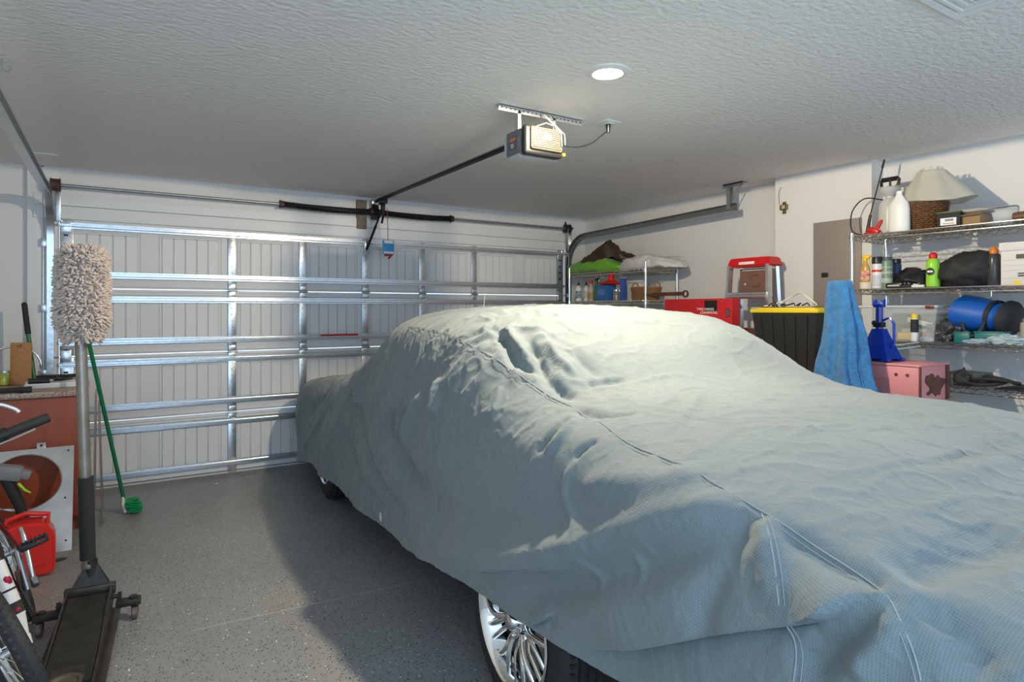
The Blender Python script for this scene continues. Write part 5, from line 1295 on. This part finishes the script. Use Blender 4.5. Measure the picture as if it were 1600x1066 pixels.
q = onc(92, 604); t = flat('paper_stack', 'pile of white papers lying on the worktop', 'papers', (q.x - .02, q.y + .04, CT + .0005), .04)
g = G()
for i in range(4): g.box((.004 * i - .01, -.006 * i, .004 + .008 * i), (.33, .20, .0075), .001, (0, 0, .03 * i - .04))
obj('sheets', g, M_paper, t)
q = onc(95, 597, CT + .036)
t = flat('locking_pliers', 'black tool with jointed jaws lying on the papers', 'pliers', (q.x - .02, q.y + .02, CT + .046), .15)
g = G(); g.tube([(-.07, 0, 0), (-.02, .008, .003), (.03, .012, .005), (.09, .03, .008)], [.006, .010, .009, .004], 8); g.tube([(-.06, .02, 0), (0, .01, .004), (.04, -.005, .004), (.085, .005, .004)], [.006, .009, .008, .004], 8); g.cyl((.02, .005, -.006), (.02, .005, .014), .010, n=10); obj('jaws', g, M_blackmetal, t)
q = onc(62, 599, CT + .035)
t = flat('black_grip', 'short black barrel lying at the left end of the papers', 'tool', (q.x - .0, q.y + .0, CT + .050), -.05)
g = G(); g.cyl((-.06, 0, 0), (.055, 0, 0), .019, .017, 16); obj('barrel', g, M_black, t)
g = G(); g.cyl((.055, 0, 0), (.075, .0, 0), .010, .008, 12); obj('tip', g, M_galv_dull, t)
q0, q1 = onc(-8, 611, CT + .018), onc(50, 609, CT + .018)
t = flat('flashlight', 'thick black torch lying along the front edge of the worktop', 'torch', (q1.x, q1.y + .0, CT + .020))
g = G(); g.lathe([(.010, 0), (.019, .002), (.019, .06), (.016, .07), (.016, .20), (.022, .22), (.022, .27), (.012, .272)], m=Matrix.Rotation(-PI / 2, 3, 'Y'), n=20); obj('tube', g, M_blackm, t)
q0, q1 = onc(55, 590, CT + .02), onc(125, 584, CT + .02)
t = flat('black_ruler', 'long flat black bar lying behind the papers', 'bar', ((q0.x + q1.x) / 2, (q0.y + q1.y) / 2 + .03, CT + .0005), .05); g = G(); g.box((0, 0, .012), (.34, .035, .024), .004); obj('bar', g, M_blackm, t)
q = onc(70, 583, CT + .02)
t = flat('round_canister', 'round teal topped canister lid lying at the back of the worktop', 'canister', (q.x, q.y + .0, CT + .0005)); g = G(); g.lathe([(.058, 0), (.060, .004), (.060, .022), (.054, .028), (.0005, .029)], n=32); obj('rim', g, mat('teal_lid_plastic', (.03, .32, .36), .4), t); g = G(); g.lathe([(.040, .029), (.036, .034), (.0005, .034)], n=24, caps=False); obj('centre_disc', g, mat('clear_teal', (.10, .45, .48), .3), t)
# cork board / brown board standing
q = onc(31, 603)
t = flat('brown_board', 'small tan fibre board standing upright on the worktop', 'board', (q.x, q.y + .05, CT + .001), 0)
hb = at(28, 536, Y=q.y + .05).z - CT; wb = at(48, 570, Y=q.y + .05).x - at(14, 570, Y=q.y + .05).x
g = G(); g.box((0, .02, hb / 2), (wb, .014, hb), .008, (-.10, 0, 0)); obj('panel', g, mat('tan_board', (.42, .20, .07), .7, var=.2, vscale=40), t)
g = G(); g.cyl((0, .01, hb - .02), (0, .0, hb - .02), .006, n=8); obj('hole', g, M_black, t)
# chrome hoop
q = onc(26, 600)
t = flat('chrome_hoop', 'shiny chrome hoop arching around the tan board', 'hoop', (q.x, q.y + .10, CT + .001))
c_ = at(22, 574, Y=q.y + .10); rr = .155
g = G(); dz = c_.z - CT; g.tube([(c_.x - q.x + rr * math.cos(a), .0, dz + rr * math.sin(a) * .95) for a in np.linspace(-.05, PI + .9, 30)], .0085, 10); obj('hoop', g, M_chrome, t)
g = G(); g.cyl((c_.x - q.x + rr * math.cos(-.05), 0, dz - .02), (c_.x - q.x + rr, 0, dz + .01), .013, .015, 12); obj('hoop_end', g, M_chrome, t)
g = G(); g.cyl((-.14, 0, 0), (-.14, .0, .02), .035, n=20); g.tube([(-.14, 0, .01), (c_.x - q.x + rr * math.cos(PI + .9), 0, dz + rr * math.sin(PI + .9) * .95)], .008, 8); g.cyl((-.035, 0, dz + rr * .9), (-.035, 0, dz + rr * .95 + .03), .009, n=10); obj('stem', g, M_chrome, t)
q = onc(6, 603)
t = flat('glass_jar', 'small glass jar with yellow green content at the left edge of the worktop', 'jar', (q.x, q.y + .04, CT + .001)); g = G(); g.lathe([(.035, 0), (.042, .005), (.042, .07), (.036, .085)], n=24); obj('jar', g, mat('yellow_green_content', (.42, .45, .03), .3, coat=.8), t); g = G(); g.cyl((0, 0, .085), (0, 0, .10), .038, n=24); obj('lid', g, M_galv, t)
# green broom behind the cabinet
a, b = at(38, 476, Y=5.80), at(53, 590, Y=5.72)
t = thing('broom', 'green handled broom with black grip standing behind the worktop', 'broom', (0, 0, 0)); d = (b - a).normalized(); bot = a + d * ((a.z - .12) / -d.z)
g = G(); g.cyl(a + d * .20, bot, .014, n=12); obj('handle', g, M_green, t)
g = G(); g.cyl(a, a + d * .22, .018, n=12); g.ball(a, .018, 12, 8); obj('grip', g, M_blackm, t)
g = G(); g.box((bot.x, bot.y, .08), (.28, .05, .06), .01); g.box((bot.x, bot.y, .03), (.27, .07, .06), .006); obj('brush_head', g, M_blackm, t)
# green push brush leaning
foot = at(193, 793, Z=.045); top = at(134, 515, Y=4.86)
t = thing('scrub_brush', 'green long handled scrub brush leaning against the cabinet, bristles on the floor', 'brush', (foot.x, foot.y, 0))
F_ = Vector((foot.x, foot.y, 0)); d = (top - foot).normalized()
g = G(); g.cyl(Vector((0, 0, .11)), top - F_ + d * .12, .0125, n=12); obj('handle', g, M_green, t)
g = G(); g.tube([(.012, 0, .015), (-.004, 0, .07), (-.004, 0, .13)], [.030, .030, .016], 10, flat=.6); obj('brush_block', g, mat('white_block', (.70, .68, .62), .5), t)
g = G(); rn = random.Random(3)
for i in range(220):
    y = rn.uniform(-.075, .075); z = rn.uniform(.012, .09); x0 = .010 + .02 * (z < .05)
    g.cyl((x0, y * .8, z), (x0 + .075 + rn.uniform(-.008, .01), y * 1.1, z * .9 + rn.uniform(-.006, .01) + .004), .0028, .0022, 4)
o = obj('bristles', g, mat('green_bristles', (.0, .30, .08), .5), t); o['kind'] = 'stuff'
# folded wire frame beside the cabinet
t = thing('wire_basket_frame', 'thin folded wire frame standing between the cabinet and the garage door', 'wire frame', (CX + .07, CY + .02, 0))
g = G()
g.tube([(-.015, 0, .02), (-.005, 0, .88), (-.005, .34, .88), (-.015, .34, .02)], .004, 6, closed=True); g.tube([(.035, 0, .02), (.012, 0, .80), (.012, .34, .80), (.035, .34, .02)], .004, 6, closed=True)
for z in np.linspace(.10, .80, 9):
    g.tube([(-.018 + .014 * z, 0, z), (-.018 + .014 * z, .30, z)], .0025, 5); g.tube([(.035 - .029 * z, 0, z), (.035 - .029 * z, .34, z)], .0025, 5)
obj('wires', g, mat('bronze_wire', (.34, .26, .20), .35, .8), t)
# aluminium speaker panel leaning on the cabinet
tr_ = at(112, 692, Y=CY - .05); br_ = at(112, 868, Y=4.60)
t = thing('speaker_panel', 'bare aluminium plate with two large round cut-outs leaning on the cabinet', 'metal plate', (br_.x, br_.y - .0, .0))
Hs = math.hypot(tr_.z, .28); Ws = .50; lean = math.atan2(CY - .05 - br_.y, tr_.z)
def panel(g):
    # plate in local (x to the left, z up) with two ellipse holes, triangulated by fill
    bm = g.bm
    outer = [(-Ws, 0), (0, 0), (0, Hs), (-Ws, Hs)]
    def loop(pts, y): 
        v = [bm.verts.new((x, y, z)) for x, z in pts]; return [bm.edges.new((v[i], v[(i + 1) % len(v)])) for i in range(len(v))]
    h1 = [(-.245 + .185 * math.cos(a), Hs - .205 + .170 * math.sin(a)) for a in np.linspace(0, 2 * PI, 49)[:-1]]
    h2 = [(-.335 + .150 * math.cos(a), .165 + .130 * math.sin(a)) for a in np.linspace(0, 2 * PI, 49)[:-1]]
    es = loop(outer, 0) + loop(h1, 0) + loop(h2, 0)
    bmesh.ops.triangle_fill(bm, use_beauty=True, use_dissolve=False, edges=es)
    for (cx, cz, rx, rz) in ((-.245, Hs - .205, .185, .170), (-.335, .165, .150, .130)):
        g.tube([(cx + (rx + .001) * math.cos(a), -.001, cz + (rz + .001) * math.sin(a)) for a in np.linspace(0, 2 * PI, 49)[:-1]], .0025, 4, closed=True)
g = G(); panel(g); g.xf(Matrix.Rotation(-lean, 4, 'X')); obj('plate', g, M_alu, t, smooth=0, solid=.003)
for x in (-.17, -.42):
    g = G(); g.box((x, 0, Hs + .012), (.045, .003, .05), .001); g.mi = 1; g.cyl((x, -.0025, Hs + .018), (x, -.0015, Hs + .018), .008, n=12); g.xf(Matrix.Rotation(-lean, 4, 'X')); obj('mounting_tab', g, [M_alu, M_black], t)
g = G()
for x, z in ((-.03, Hs - .03), (-.04, Hs - .33), (-.03, .06), (-.47, Hs - .04), (-.19, Hs - .395)): g.cyl((x, -.003, z), (x, .002, z), .006, n=10)
g.xf(Matrix.Rotation(-lean, 4, 'X')); o = obj('bolt_hole', g, M_black, t)
# cordless tool behind the plate
q = at(24, 730, Y=4.74)
t = thing('cordless_blower', 'grey and black cordless garden tool with green trigger seen in front of the cabinet', 'garden tool', (q.x, 4.45, 0))
g = G(); g.box((.0, .0, q.z + .03), (.13, .085, .085), .022, (0, .25, 0)); g.box((.07, 0, q.z + .012), (.06, .07, .05), .014, (0, .4, 0)); obj('motor_head', g, mat('slate_grey_plastic', (.20, .21, .22), .5), t)
g = G(); g.tube([(-.01, 0, q.z), (.05, 0, q.z - .16), (.075, 0, q.z - .28), (.09, .0, .03)], [.032, .028, .024, .024], 12); obj('shaft', g, M_blackm, t)
g = G(); g.tube([(.045, -.03, q.z - .03), (.075, -.035, q.z - .07), (.10, -.03, q.z - .09)], [.008, .007, .004], 8); obj('trigger', g, mat('acid_green', (.35, .65, .03), .4), t)
# red fuel can
q = at(82, 898, Z=0)
t = thing('fuel_can', 'red plastic fuel can on the floor before the aluminium plate', 'fuel can', (q.x - .12, q.y + .06, 0), rz=.05)
M_fc = mat('fuel_can_red', (.70, .022, .015), .4, coat=.2)
g = G(); g.prism([(-.13, .03), (-.11, .004), (.11, .004), (.13, .03), (.13, .22), (.085, .29), (-.03, .30), (-.13, .25)], -.075, .075, 'y'); bmesh.ops.bevel(g.bm, geom=list(g.bm.edges), offset=.014, segments=3, affect='EDGES'); obj('tank', g, M_fc, t)
g = G(); g.tube([(.09, 0, .27), (.10, 0, .315), (.0, 0, .335), (-.08, 0, .31), (-.10, 0, .26)], .014, 8); obj('handle', g, M_fc, t)
g = G(); g.prism([(-.085, .06), (.085, .06), (.085, .20), (-.02, .20)], -.080, -.074, 'y'); bmesh.ops.bevel(g.bm, geom=list(g.bm.edges), offset=.002, segments=1, affect='EDGES'); obj('moulded_panel', g, M_fc, t)
g = G(); g.cyl((-.10, 0, .26), (-.12, 0, .31), .026, n=16); g.tube([(-.12, 0, .31), (-.14, 0, .35), (-.19, 0, .37)], .014, 8); obj('spout', g, M_black, t)
q = at(95, 872, Z=0); g = G(); g.ball((0, 0, .006), (.045, .02, .006), 12, 6, lambda d: 1 + .4 * noise.noise(d * 3)); tag(place(obj('dirt_clump', g, mat('dark_dirt', (.06, .05, .045), .9)), (q.x - .01, q.y - .04, 0), .3), 'small dark clump of dirt on the floor beside the plate', 'dirt')
q = at(338, 757, Z=0); g = G(); g.ball((0, 0, .004), (.012, .006, .004), 8, 5); tag(place(obj('paper_scrap', g, M_paper), (q.x, q.y - .0, 0)), 'tiny white scrap on the floor before the garage door', 'scrap')

# ------------------------------------------------------------------ floor jack
t = thing('floor_jack', 'worn low profile floor jack with tall steel handle standing upright', 'floor jack', (-.085, 3.48, 0), rz=-.085)
M_js = mat('oily_dark_steel', (.085, .075, .062), .42, .55, .2, 40, .4, 14); M_jt = mat('worn_black_steel', (.045, .042, .038), .5, .4, .2, 50, .35, 20)
Ht_ = at(132, 532, Y=3.5).z
for s in (-1, 1):
    g = G()
    xo = lambda f: s * (.075 + .02 * f)
    prof = [(.10, .07), (.10, .125), (.0, .155), (-.12, .145), (-.50, .085), (-.70, .070), (-.76, .05), (-.74, .022), (-.40, .03), (.0, .045)]
    g.prism(prof, s * .085 - .004, s * .085 + .004, 'x'); obj('side_plate', g, M_js, t)
    g = G(); g.box((s * .104, -.34, .035), (.035, .75, .008), .002); obj('side_rail', g, M_js, t)
g = G(); g.prism([(-.02, .135), (-.62, .075), (-.66, .068), (-.66, .058), (-.02, .12)], -.078, .078, 'x'); obj('cover_plate', g, M_jt, t)
g = G(); g.box((0, -.20, .06), (.13, .40, .06), .01); g.cyl((0, -.05, .07), (0, -.48, .055), .032, n=16); obj('hydraulic_unit', g, M_jt, t)
g = G(); g.prism([(-.45, .085), (-.72, .075), (-.76, .062), (-.45, .060)], -.055, .055, 'x'); obj('lift_arm', g, M_js, t)
g = G(); g.lathe([(.02, .060), (.050, .066), (.056, .088), (.056, .098), (.046, .096), (.04, .088), (.001, .086)], (0, -.70, 0), 28); obj('saddle', g, mat('saddle_rubber', (.10, .085, .06), .6, .2), t)
g = G(); g.cyl((-.115, .005, .10), (.115, .005, .10), .010, n=12); g.cyl((-.125, .005, .10), (-.110, .005, .10), .018, n=6); g.cyl((.110, .005, .10), (.125, .005, .10), .018, n=6); g.box((0, .03, .135), (.20, .035, .05), .004); obj('cross_bar', g, M_js, t)
g = G(); g.add([(-.085, .02, .135), (.085, .02, .135), (.085, .06, .135), (-.085, .06, .135), (-.022, .05, .25), (.022, .05, .25), (.022, .075, .25), (-.022, .075, .25)], [(0, 3, 2, 1), (4, 5, 6, 7), (0, 1, 5, 4), (1, 2, 6, 5), (2, 3, 7, 6), (3, 0, 4, 7)]); g.cyl((0, .06, .12), (0, .062, .27), .026, n=16); obj('handle_yoke', g, M_jt, t)
for s in (-1, 1):
    g = G(); g.box((s * .155, -.03, .078), (.10, .05, .028), .003); g.cyl((s * .175, -.03, .085), (s * .175, -.03, .102), .018, n=8); g.box((s * .180, -.03, .055), (.030, .012, .05), .002)
    g.cyl((s * .165, -.03, .03), (s * .195, -.03, .03), .006, n=8); arm = obj('caster_arm', g, M_jt, t)
    g = G(); g.lathe([(.006, -.013), (.024, -.013), (.028, -.008), (.028, .008), (.024, .013), (.006, .013)], (s * .180, -.045, .0285), 20, Matrix.Rotation(PI / 2, 3, 'Y')); obj('caster_wheel', g, mat('worn_caster', (.16, .12, .11), .5, .3), arm)
    g = G(); g.lathe([(.01, -.02), (.034, -.02), (.036, -.015), (.036, .015), (.034, .02), (.01, .02)], (s * .115, -.78, .036), 24, Matrix.Rotation(PI / 2, 3, 'Y')); g.cyl((s * .115 - .022, -.78, .036), (s * .115 + .022, -.78, .036), .012, n=10); obj('front_wheel', g, M_js, t)
hx = lambda z: (-.012 - .03 * (z - .25))
M_hd = mat('brushed_handle_steel', (.36, .33, .29), .36, .6, .1, 40, .3, 8)
g = G(); g.cyl((hx(.25), .062, .24), (hx(1.0), .075, .62), .0235, n=20); g.cyl((hx(.62), .070, .60), (hx(Ht_ + .25), .08, Ht_ + .30), .0245, n=20); g.lathe([(.028, 0), (.030, .008), (.028, .02)], (hx(.25), .062, .235), 20); hd = obj('handle', g, M_hd, t)
g = G(); g.cyl((hx(.8), .076, .80), (hx(.8), .076, .812), .0262, n=20); obj('handle_collar', g, M_galv_dull, hd)
g = G(); g.cyl((hx(.3), .064, .275), (hx(.62), .070, .655), .0320, n=20); o = obj('foam_grip', g, mat('black_foam', (.025, .025, .024), .9, bump=.4, bscale=150), hd); o['label'] = 'black foam sleeve on the handle'
g = G(); g.ball((-.25, -.05, .012), (.04, .015, .010), 10, 6)
# fluffy duster over the handle
mx_ = Vector((-.085, 3.48, 0)); zb, ztop = at(130, 532, Y=3.55).z, at(130, 384, Y=3.55).z
cxm = at(129, 455, Y=3.55).x
t = thing('wash_mitt', 'fluffy beige wash mitt pulled over the top of the jack handle', 'wash mitt', (cxm, 3.55, zb))
Hm = ztop - zb
def mittr(f): return (.060 + .050 * min(1, f * 5)) * (1 - .10 * f) * (1 - max(0, f - .94) * 4)
g = G(); g.lathe([(.02, -.012)] + [(mittr(f) * .82, Hm * f * .96) for f in np.linspace(0, 1, 12)] + [(.01, Hm * .955)], n=24)
M_mitt = mat('beige_chenille', (.66, .53, .45), .95, sheen=.5, var=.22, vscale=30)
core = obj('mitt_body', g, M_mitt, t)
g = G(); rn = random.Random(11)
for i in range(2600):
    f = rn.random(); a = rn.uniform(0, 2 * PI); r = mittr(f) * .80
    if f > .97: r *= rn.random()
    z = Hm * f * .96; ln = rn.uniform(.022, .040); dr = rn.uniform(-.4, .5)
    o_ = Vector((math.cos(a), math.sin(a), 0)); tn = Vector((-math.sin(a), math.cos(a), 0)); up = Vector((0, 0, 1))
    p0_ = Vector((r * math.cos(a), r * math.sin(a), z)); dir_ = (o_ * (1 if f < .96 else .4) + tn * rn.uniform(-.5, .5) + up * (dr + (.9 if f > .93 else 0) - (.5 if f < .05 else 0))).normalized()
    p1_ = p0_ + dir_ * ln * .5; p2_ = p1_ + (dir_ + up * -.35 + tn * rn.uniform(-.5, .5)).normalized() * ln * .5
    g.tube([p0_, p1_, p2_], [.0050, .0062, .0034], 5)
o = obj('pile', g, M_mitt, t, smooth=180); o['kind'] = 'stuff'

# ------------------------------------------------------------------ mountain bike facing the camera
LEAN, BYAW = math.radians(18), .124
t = thing('mountain_bike', 'red mountain bike with white suspension fork leaning at the left edge', 'bicycle', (-.18, 2.62, .004), rot=(0, -LEAN, BYAW))
BI = (Matrix.Translation((-.18, 2.62, .004)) @ Euler((0, -LEAN, BYAW)).to_matrix().to_4x4()).inverted()
FH, RH = Vector((0, 0, .335)), Vector((0, 1.05, .335))
def bwheel(c, ax, name):
    ax = ax.normalized(); up = Vector((0, 0, 1)); fw = up.cross(ax).normalized(); m = Matrix((ax, fw, up)).transposed()  # local x=axis
    w = bpy.data.objects.new(name, None); COL.objects.link(w); w.parent = t; w.location = c
    M = m @ Matrix.Rotation(PI / 2, 3, 'Y')
    g = G(); pr = [(.290 + .027 * math.cos(a), .026 * math.sin(a)) for a in np.linspace(0, 2 * PI, 13)]; g.lathe(pr, n=72, m=M, caps=False)
    for i in range(72):
        for k in (-1, 0, 1):
            a = 2 * PI * (i + .5 * (k != 0)) / 72; R_ = .316 if k == 0 else .309
            p = M @ Vector((R_ * math.cos(a), R_ * math.sin(a), k * .015)); e_ = (M @ Vector((math.cos(a), math.sin(a), 0))).normalized(); tt = (M @ Vector((-math.sin(a), math.cos(a), 0))).normalized(); 
            g.tube([p - e_ * .004, p + e_ * .005], .0075, 4)
    obj('tyre', g, M_rubber, w)
    g = G(); g.lathe([(.252, -.012), (.270, -.013), (.272, 0), (.270, .013), (.252, .012), (.252, -.012)], n=64, m=M, caps=False); obj('rim', g, M_alu, w)
    for s in (-1, 1):
        for i in range(16):
            a = 2 * PI * i / 16 + s * .1; g = G(); g.cyl(M @ Vector((.020 * math.cos(a + s * .9), .020 * math.sin(a + s * .9), s * .028)), M @ Vector((.254 * math.cos(a), .254 * math.sin(a), 0)), .0013, n=4); obj('spoke', g, M_chrome, w)
    g = G(); g.lathe([(.006, -.052), (.012, -.05), (.012, -.034), (.024, -.032), (.024, -.026), (.014, -.022), (.014, .022), (.024, .026), (.024, .032), (.012, .034), (.012, .05), (.006, .052)], n=20, m=M); obj('hub', g, M_galv, w)
    return M
axf = Vector((.975, .22, 0)); axr = Vector((1, 0, 0))
bwheel(FH, axf, 'front_wheel'); bwheel(RH, axr, 'rear_wheel')
M_bw_ = mat('white_fork_paint', (.74, .72, .68), .3, coat=.4); M_br = mat('red_frame_paint', (.22, .010, .012), .3, coat=.5)
hdd = Vector((0, .31, .95)).normalized(); axn = axf.normalized(); crown = FH + hdd * .45
for s in (-1, 1):
    a, b = FH + axn * s * .055, crown + axn * s * .055
    g = G(); g.tube([a + Vector((0, -.004, -.012)), a + hdd * .02], [.010, .013], 10); g.tube([a + hdd * .02, a + hdd * .09], [.010, .022], 14); g.tube([a + hdd * .09, a + hdd * .28], .0235, 16); lower = obj('fork_leg', g, M_bw_, t)
    g = G(); g.tube([a + hdd * .095, a + hdd * .135], .0242, 16); g.tube([a + hdd * .175, a + hdd * .182], .0242, 16); obj('fork_band', g, M_blackm, lower)
    g = G(); p = a + hdd * .16 - hdd.cross(axn) * 0
    for sx in (-1, 1): g.tube([a + hdd * (.215 + sx * .012) + Vector((s * .018, -.020, 0)), a + hdd * .215 + Vector((s * .010 + .012, -.0225, 0))], .003, 4)
    g.ball(a + hdd * .115 + Vector((.008, -.024, 0)), (.008, .003, .008), 8, 6); g.ball(a + hdd * .215 + Vector((.010, -.022, 0)), (.009, .003, .018), 8, 6)
    obj('fork_emblem', g, mat('crimson_decal', (.45, .01, .04), .4), lower)
    g = G(); g.tube([a + hdd * .27, b], .015, 12); obj('stanchion', g, M_chrome, lower)
g = G(); g.tube([crown - axn * .075, crown + axn * .075], .022, 10); g.tube([crown, crown + hdd * .17], .019, 14); obj('fork_crown', g, M_blackm, t)
head = crown + hdd * .03; headt = crown + hdd * .15; seat = Vector((0, .76, .76)); bb = Vector((0, .62, .29))
g = G(); g.tube([head, headt], .024, 14); g.tube([headt - hdd * .02, seat - Vector((0, 0, .06))], .017, 12); g.tube([head + hdd * .02, bb], .021, 12); g.tube([seat, bb], .017, 12)
for s in (-1, 1):
    e_ = axr.normalized() * s * .06; g.tube([bb + e_ * .5, RH + e_], .010, 8); g.tube([seat - Vector((0, 0, .08)) + e_ * .4, RH + e_], .009, 8)
g.tube([bb - Vector((.036, 0, 0)), bb + Vector((.036, 0, 0))], .021, 12); obj('frame', g, M_br, t)
g = G(); g.tube([seat, seat + Vector((0, .05, .16))], .013, 10); obj('seat_post', g, M_black, t)
g = G(); sd = seat + Vector((0, .07, .18)); g.grid(lambda u, v: sd + Vector(((.02 + .055 * v ** 2) * math.cos(2 * PI * u), -.14 + .26 * v, .022 * math.sin(2 * PI * u) + .015 * v)), 20, 12, closed_u=True); g.ball(sd + Vector((0, .12, .015)), (.074, .03, .022), 14, 8); g.ball(sd + Vector((0, -.14, 0)), (.02, .02, .02), 10, 6); obj('saddle', g, M_blackm, t)
# bars: right grip seen at (83, 660)
bar_c = headt + hdd * .05 + Vector((0, -.05, .03)); grip = bar_c + Vector((.325, .085, .0))
st = bar_c
g = G(); g.tube([headt, headt + hdd * .04, bar_c], .016, 10); obj('stem', g, M_black, t)
dirb = (grip - bar_c); other = bar_c + Vector((-dirb.x * 1.15, -dirb.y, dirb.z))
g = G(); g.tube([grip - dirb * .1, bar_c + dirb * .35 + Vector((0, 0, .0)), bar_c, bar_c + (other - bar_c) * .35, other], .0125, 10); obj('handlebar', g, M_galv, t)
dn = dirb.normalized()
g = G(); g.tube([grip + dn * .01, grip - dn * .12], .0175, 12); gr = obj('grip', g, M_blackm, t)
dn2 = (other - bar_c).normalized(); g = G(); g.tube([other + dn2 * .01, other - dn2 * .12], .0175, 12); obj('grip', g, M_blackm, t)
g = G(); p = grip - dn * .16; g.tube([p + Vector((0, 0, .0)), p + Vector((-.02, -.03, -.02))], .014, 8); g.tube([p + Vector((-.01, -.04, -.02)), p + dn * .05 + Vector((0, -.065, -.015)), p + dn * .12 + Vector((0, -.06, -.012))], [.006, .005, .007], 8, flat=.6); obj('brake_lever', g, M_alu, t)
g = G(); p = grip - dn * .14; g.tube([p - dn * .02, p + dn * .02], .024, 12); obj('shifter', g, M_black, t)
q = at(14, 636, Y=2.70); g = G(); g.tube([BI @ p for p in spline([(q.x - .14, 2.72, q.z + .0), (q.x - .04, 2.70, q.z + .012), (q.x + .01, 2.70, q.z - .005), (q.x + .028, 2.70, q.z - .02)], 6)], .006, 8); obj('lever_blade', g, mat('pale_alloy', (.7, .7, .7), .3, .6), t)
g = G(); g.tube(spline([bar_c + Vector((.06, -.03, 0)), bar_c + Vector((.08, -.10, -.05)), bar_c + Vector((.03, -.06, -.18)), crown + Vector((.03, -.03, .02))], 8), .003, 6); obj('brake_cable', g, M_black, t)
g = G(); g.tube([crown + Vector((-.03, -.03, -.04)) , crown + Vector((-.03, -.06, -.10))], .009, 8); g.tube([crown + Vector((.03, -.03, -.04)), crown + Vector((.03, -.06, -.10))], .009, 8); obj('brake_caliper', g, M_blackmetal, t)
# crank, pedals, kickstand
g = G(); g.lathe([(.02, -.002), (.085, -.002), (.088, 0), (.085, .003), (.02, .003)], bb + Vector((.045, 0, 0)), 36, Matrix.Rotation(PI / 2, 3, 'Y')); obj('chainring', g, M_blackmetal, t)
cr0 = bb + Vector((.06, 0, 0)); cr1 = Vector((.078, .63, .455))
g = G(); g.tube([cr0, cr0.lerp(cr1, .5), cr1], [.014, .011, .010], 10); obj('crank_arm', g, M_alu, t)
pc = cr1 + Vector((.058, 0, 0))
g = G(); 
for dy in (-.035, .035): g.box(pc + Vector((0, dy, 0)), (.09, .008, .016), .003)
for dx in (-.045, .0, .045): g.box(pc + Vector((dx, 0, 0)), (.008, .07, .014), .002)
for dx in np.linspace(-.04, .04, 6):
    for dy in (-.035, .035): g.box(pc + Vector((dx, dy, .010)), (.005, .006, .007))
g.cyl(cr1, pc + Vector((-.01, 0, 0)), .007, n=8); obj('pedal', g, M_black, t)
g = G(); b2 = bb - Vector((.06, 0, 0)); cr2 = b2 - (cr1 - cr0); g.tube([b2, cr2], [.014, .010], 10); obj('crank_arm', g, M_alu, t)
g = G(); p2 = cr2 + Vector((-.06, 0, 0)); 
for dy in (-.035, .035): g.box(p2 + Vector((0, dy, 0)), (.09, .008, .016), .003)
for dx in (-.045, .0, .045): g.box(p2 + Vector((dx, 0, 0)), (.008, .07, .014), .002)
g.cyl(cr2, p2 + Vector((.03, 0, 0)), .006, n=8); obj('pedal', g, M_black, t)
ks1 = BI @ at(52, 905, Y=3.30); ks0 = BI @ at(37, 838, Y=3.36)
g = G(); g.tube([ks0 + Vector((0, .03, .03)), ks0, ks1], [.008, .010, .010], 10); g.tube([ks1, ks1 + Vector((.002, -.03, -.02))], [.016, .014], 10); obj('derailleur_arm', g, M_galv, t)
g = G(); k1 = BI @ Vector((-.62, 3.36, .012)); g.tube([Vector((-.03, .72, .28)), k1], .009, 8); obj('kickstand', g, M_galv_dull, t)

# ------------------------------------------------------------------ repeats share a group
for base, grp in (('wire_rack', 'chrome wire racks along the right wall'), ('garage_door_track', 'curved garage door tracks'), ('spray_can', 'spray cans on the large rack'),
                  ('glue_bottle', 'white squeeze bottles on the far rack'), ('teal_box', 'teal boxes under the duffel bag'), ('glass_jar', 'glass jars of hardware'),
                  ('wicker_basket', 'wicker baskets on the racks'), ('clear_wrap', 'clear plastic sheets on the third shelf')):
    for o in S.objects:
        if o.parent is None and o.name.split('.')[0] == base and 'label' in o and not (base == 'glass_jar' and 'worktop' in o['label']): o['group'] = grp
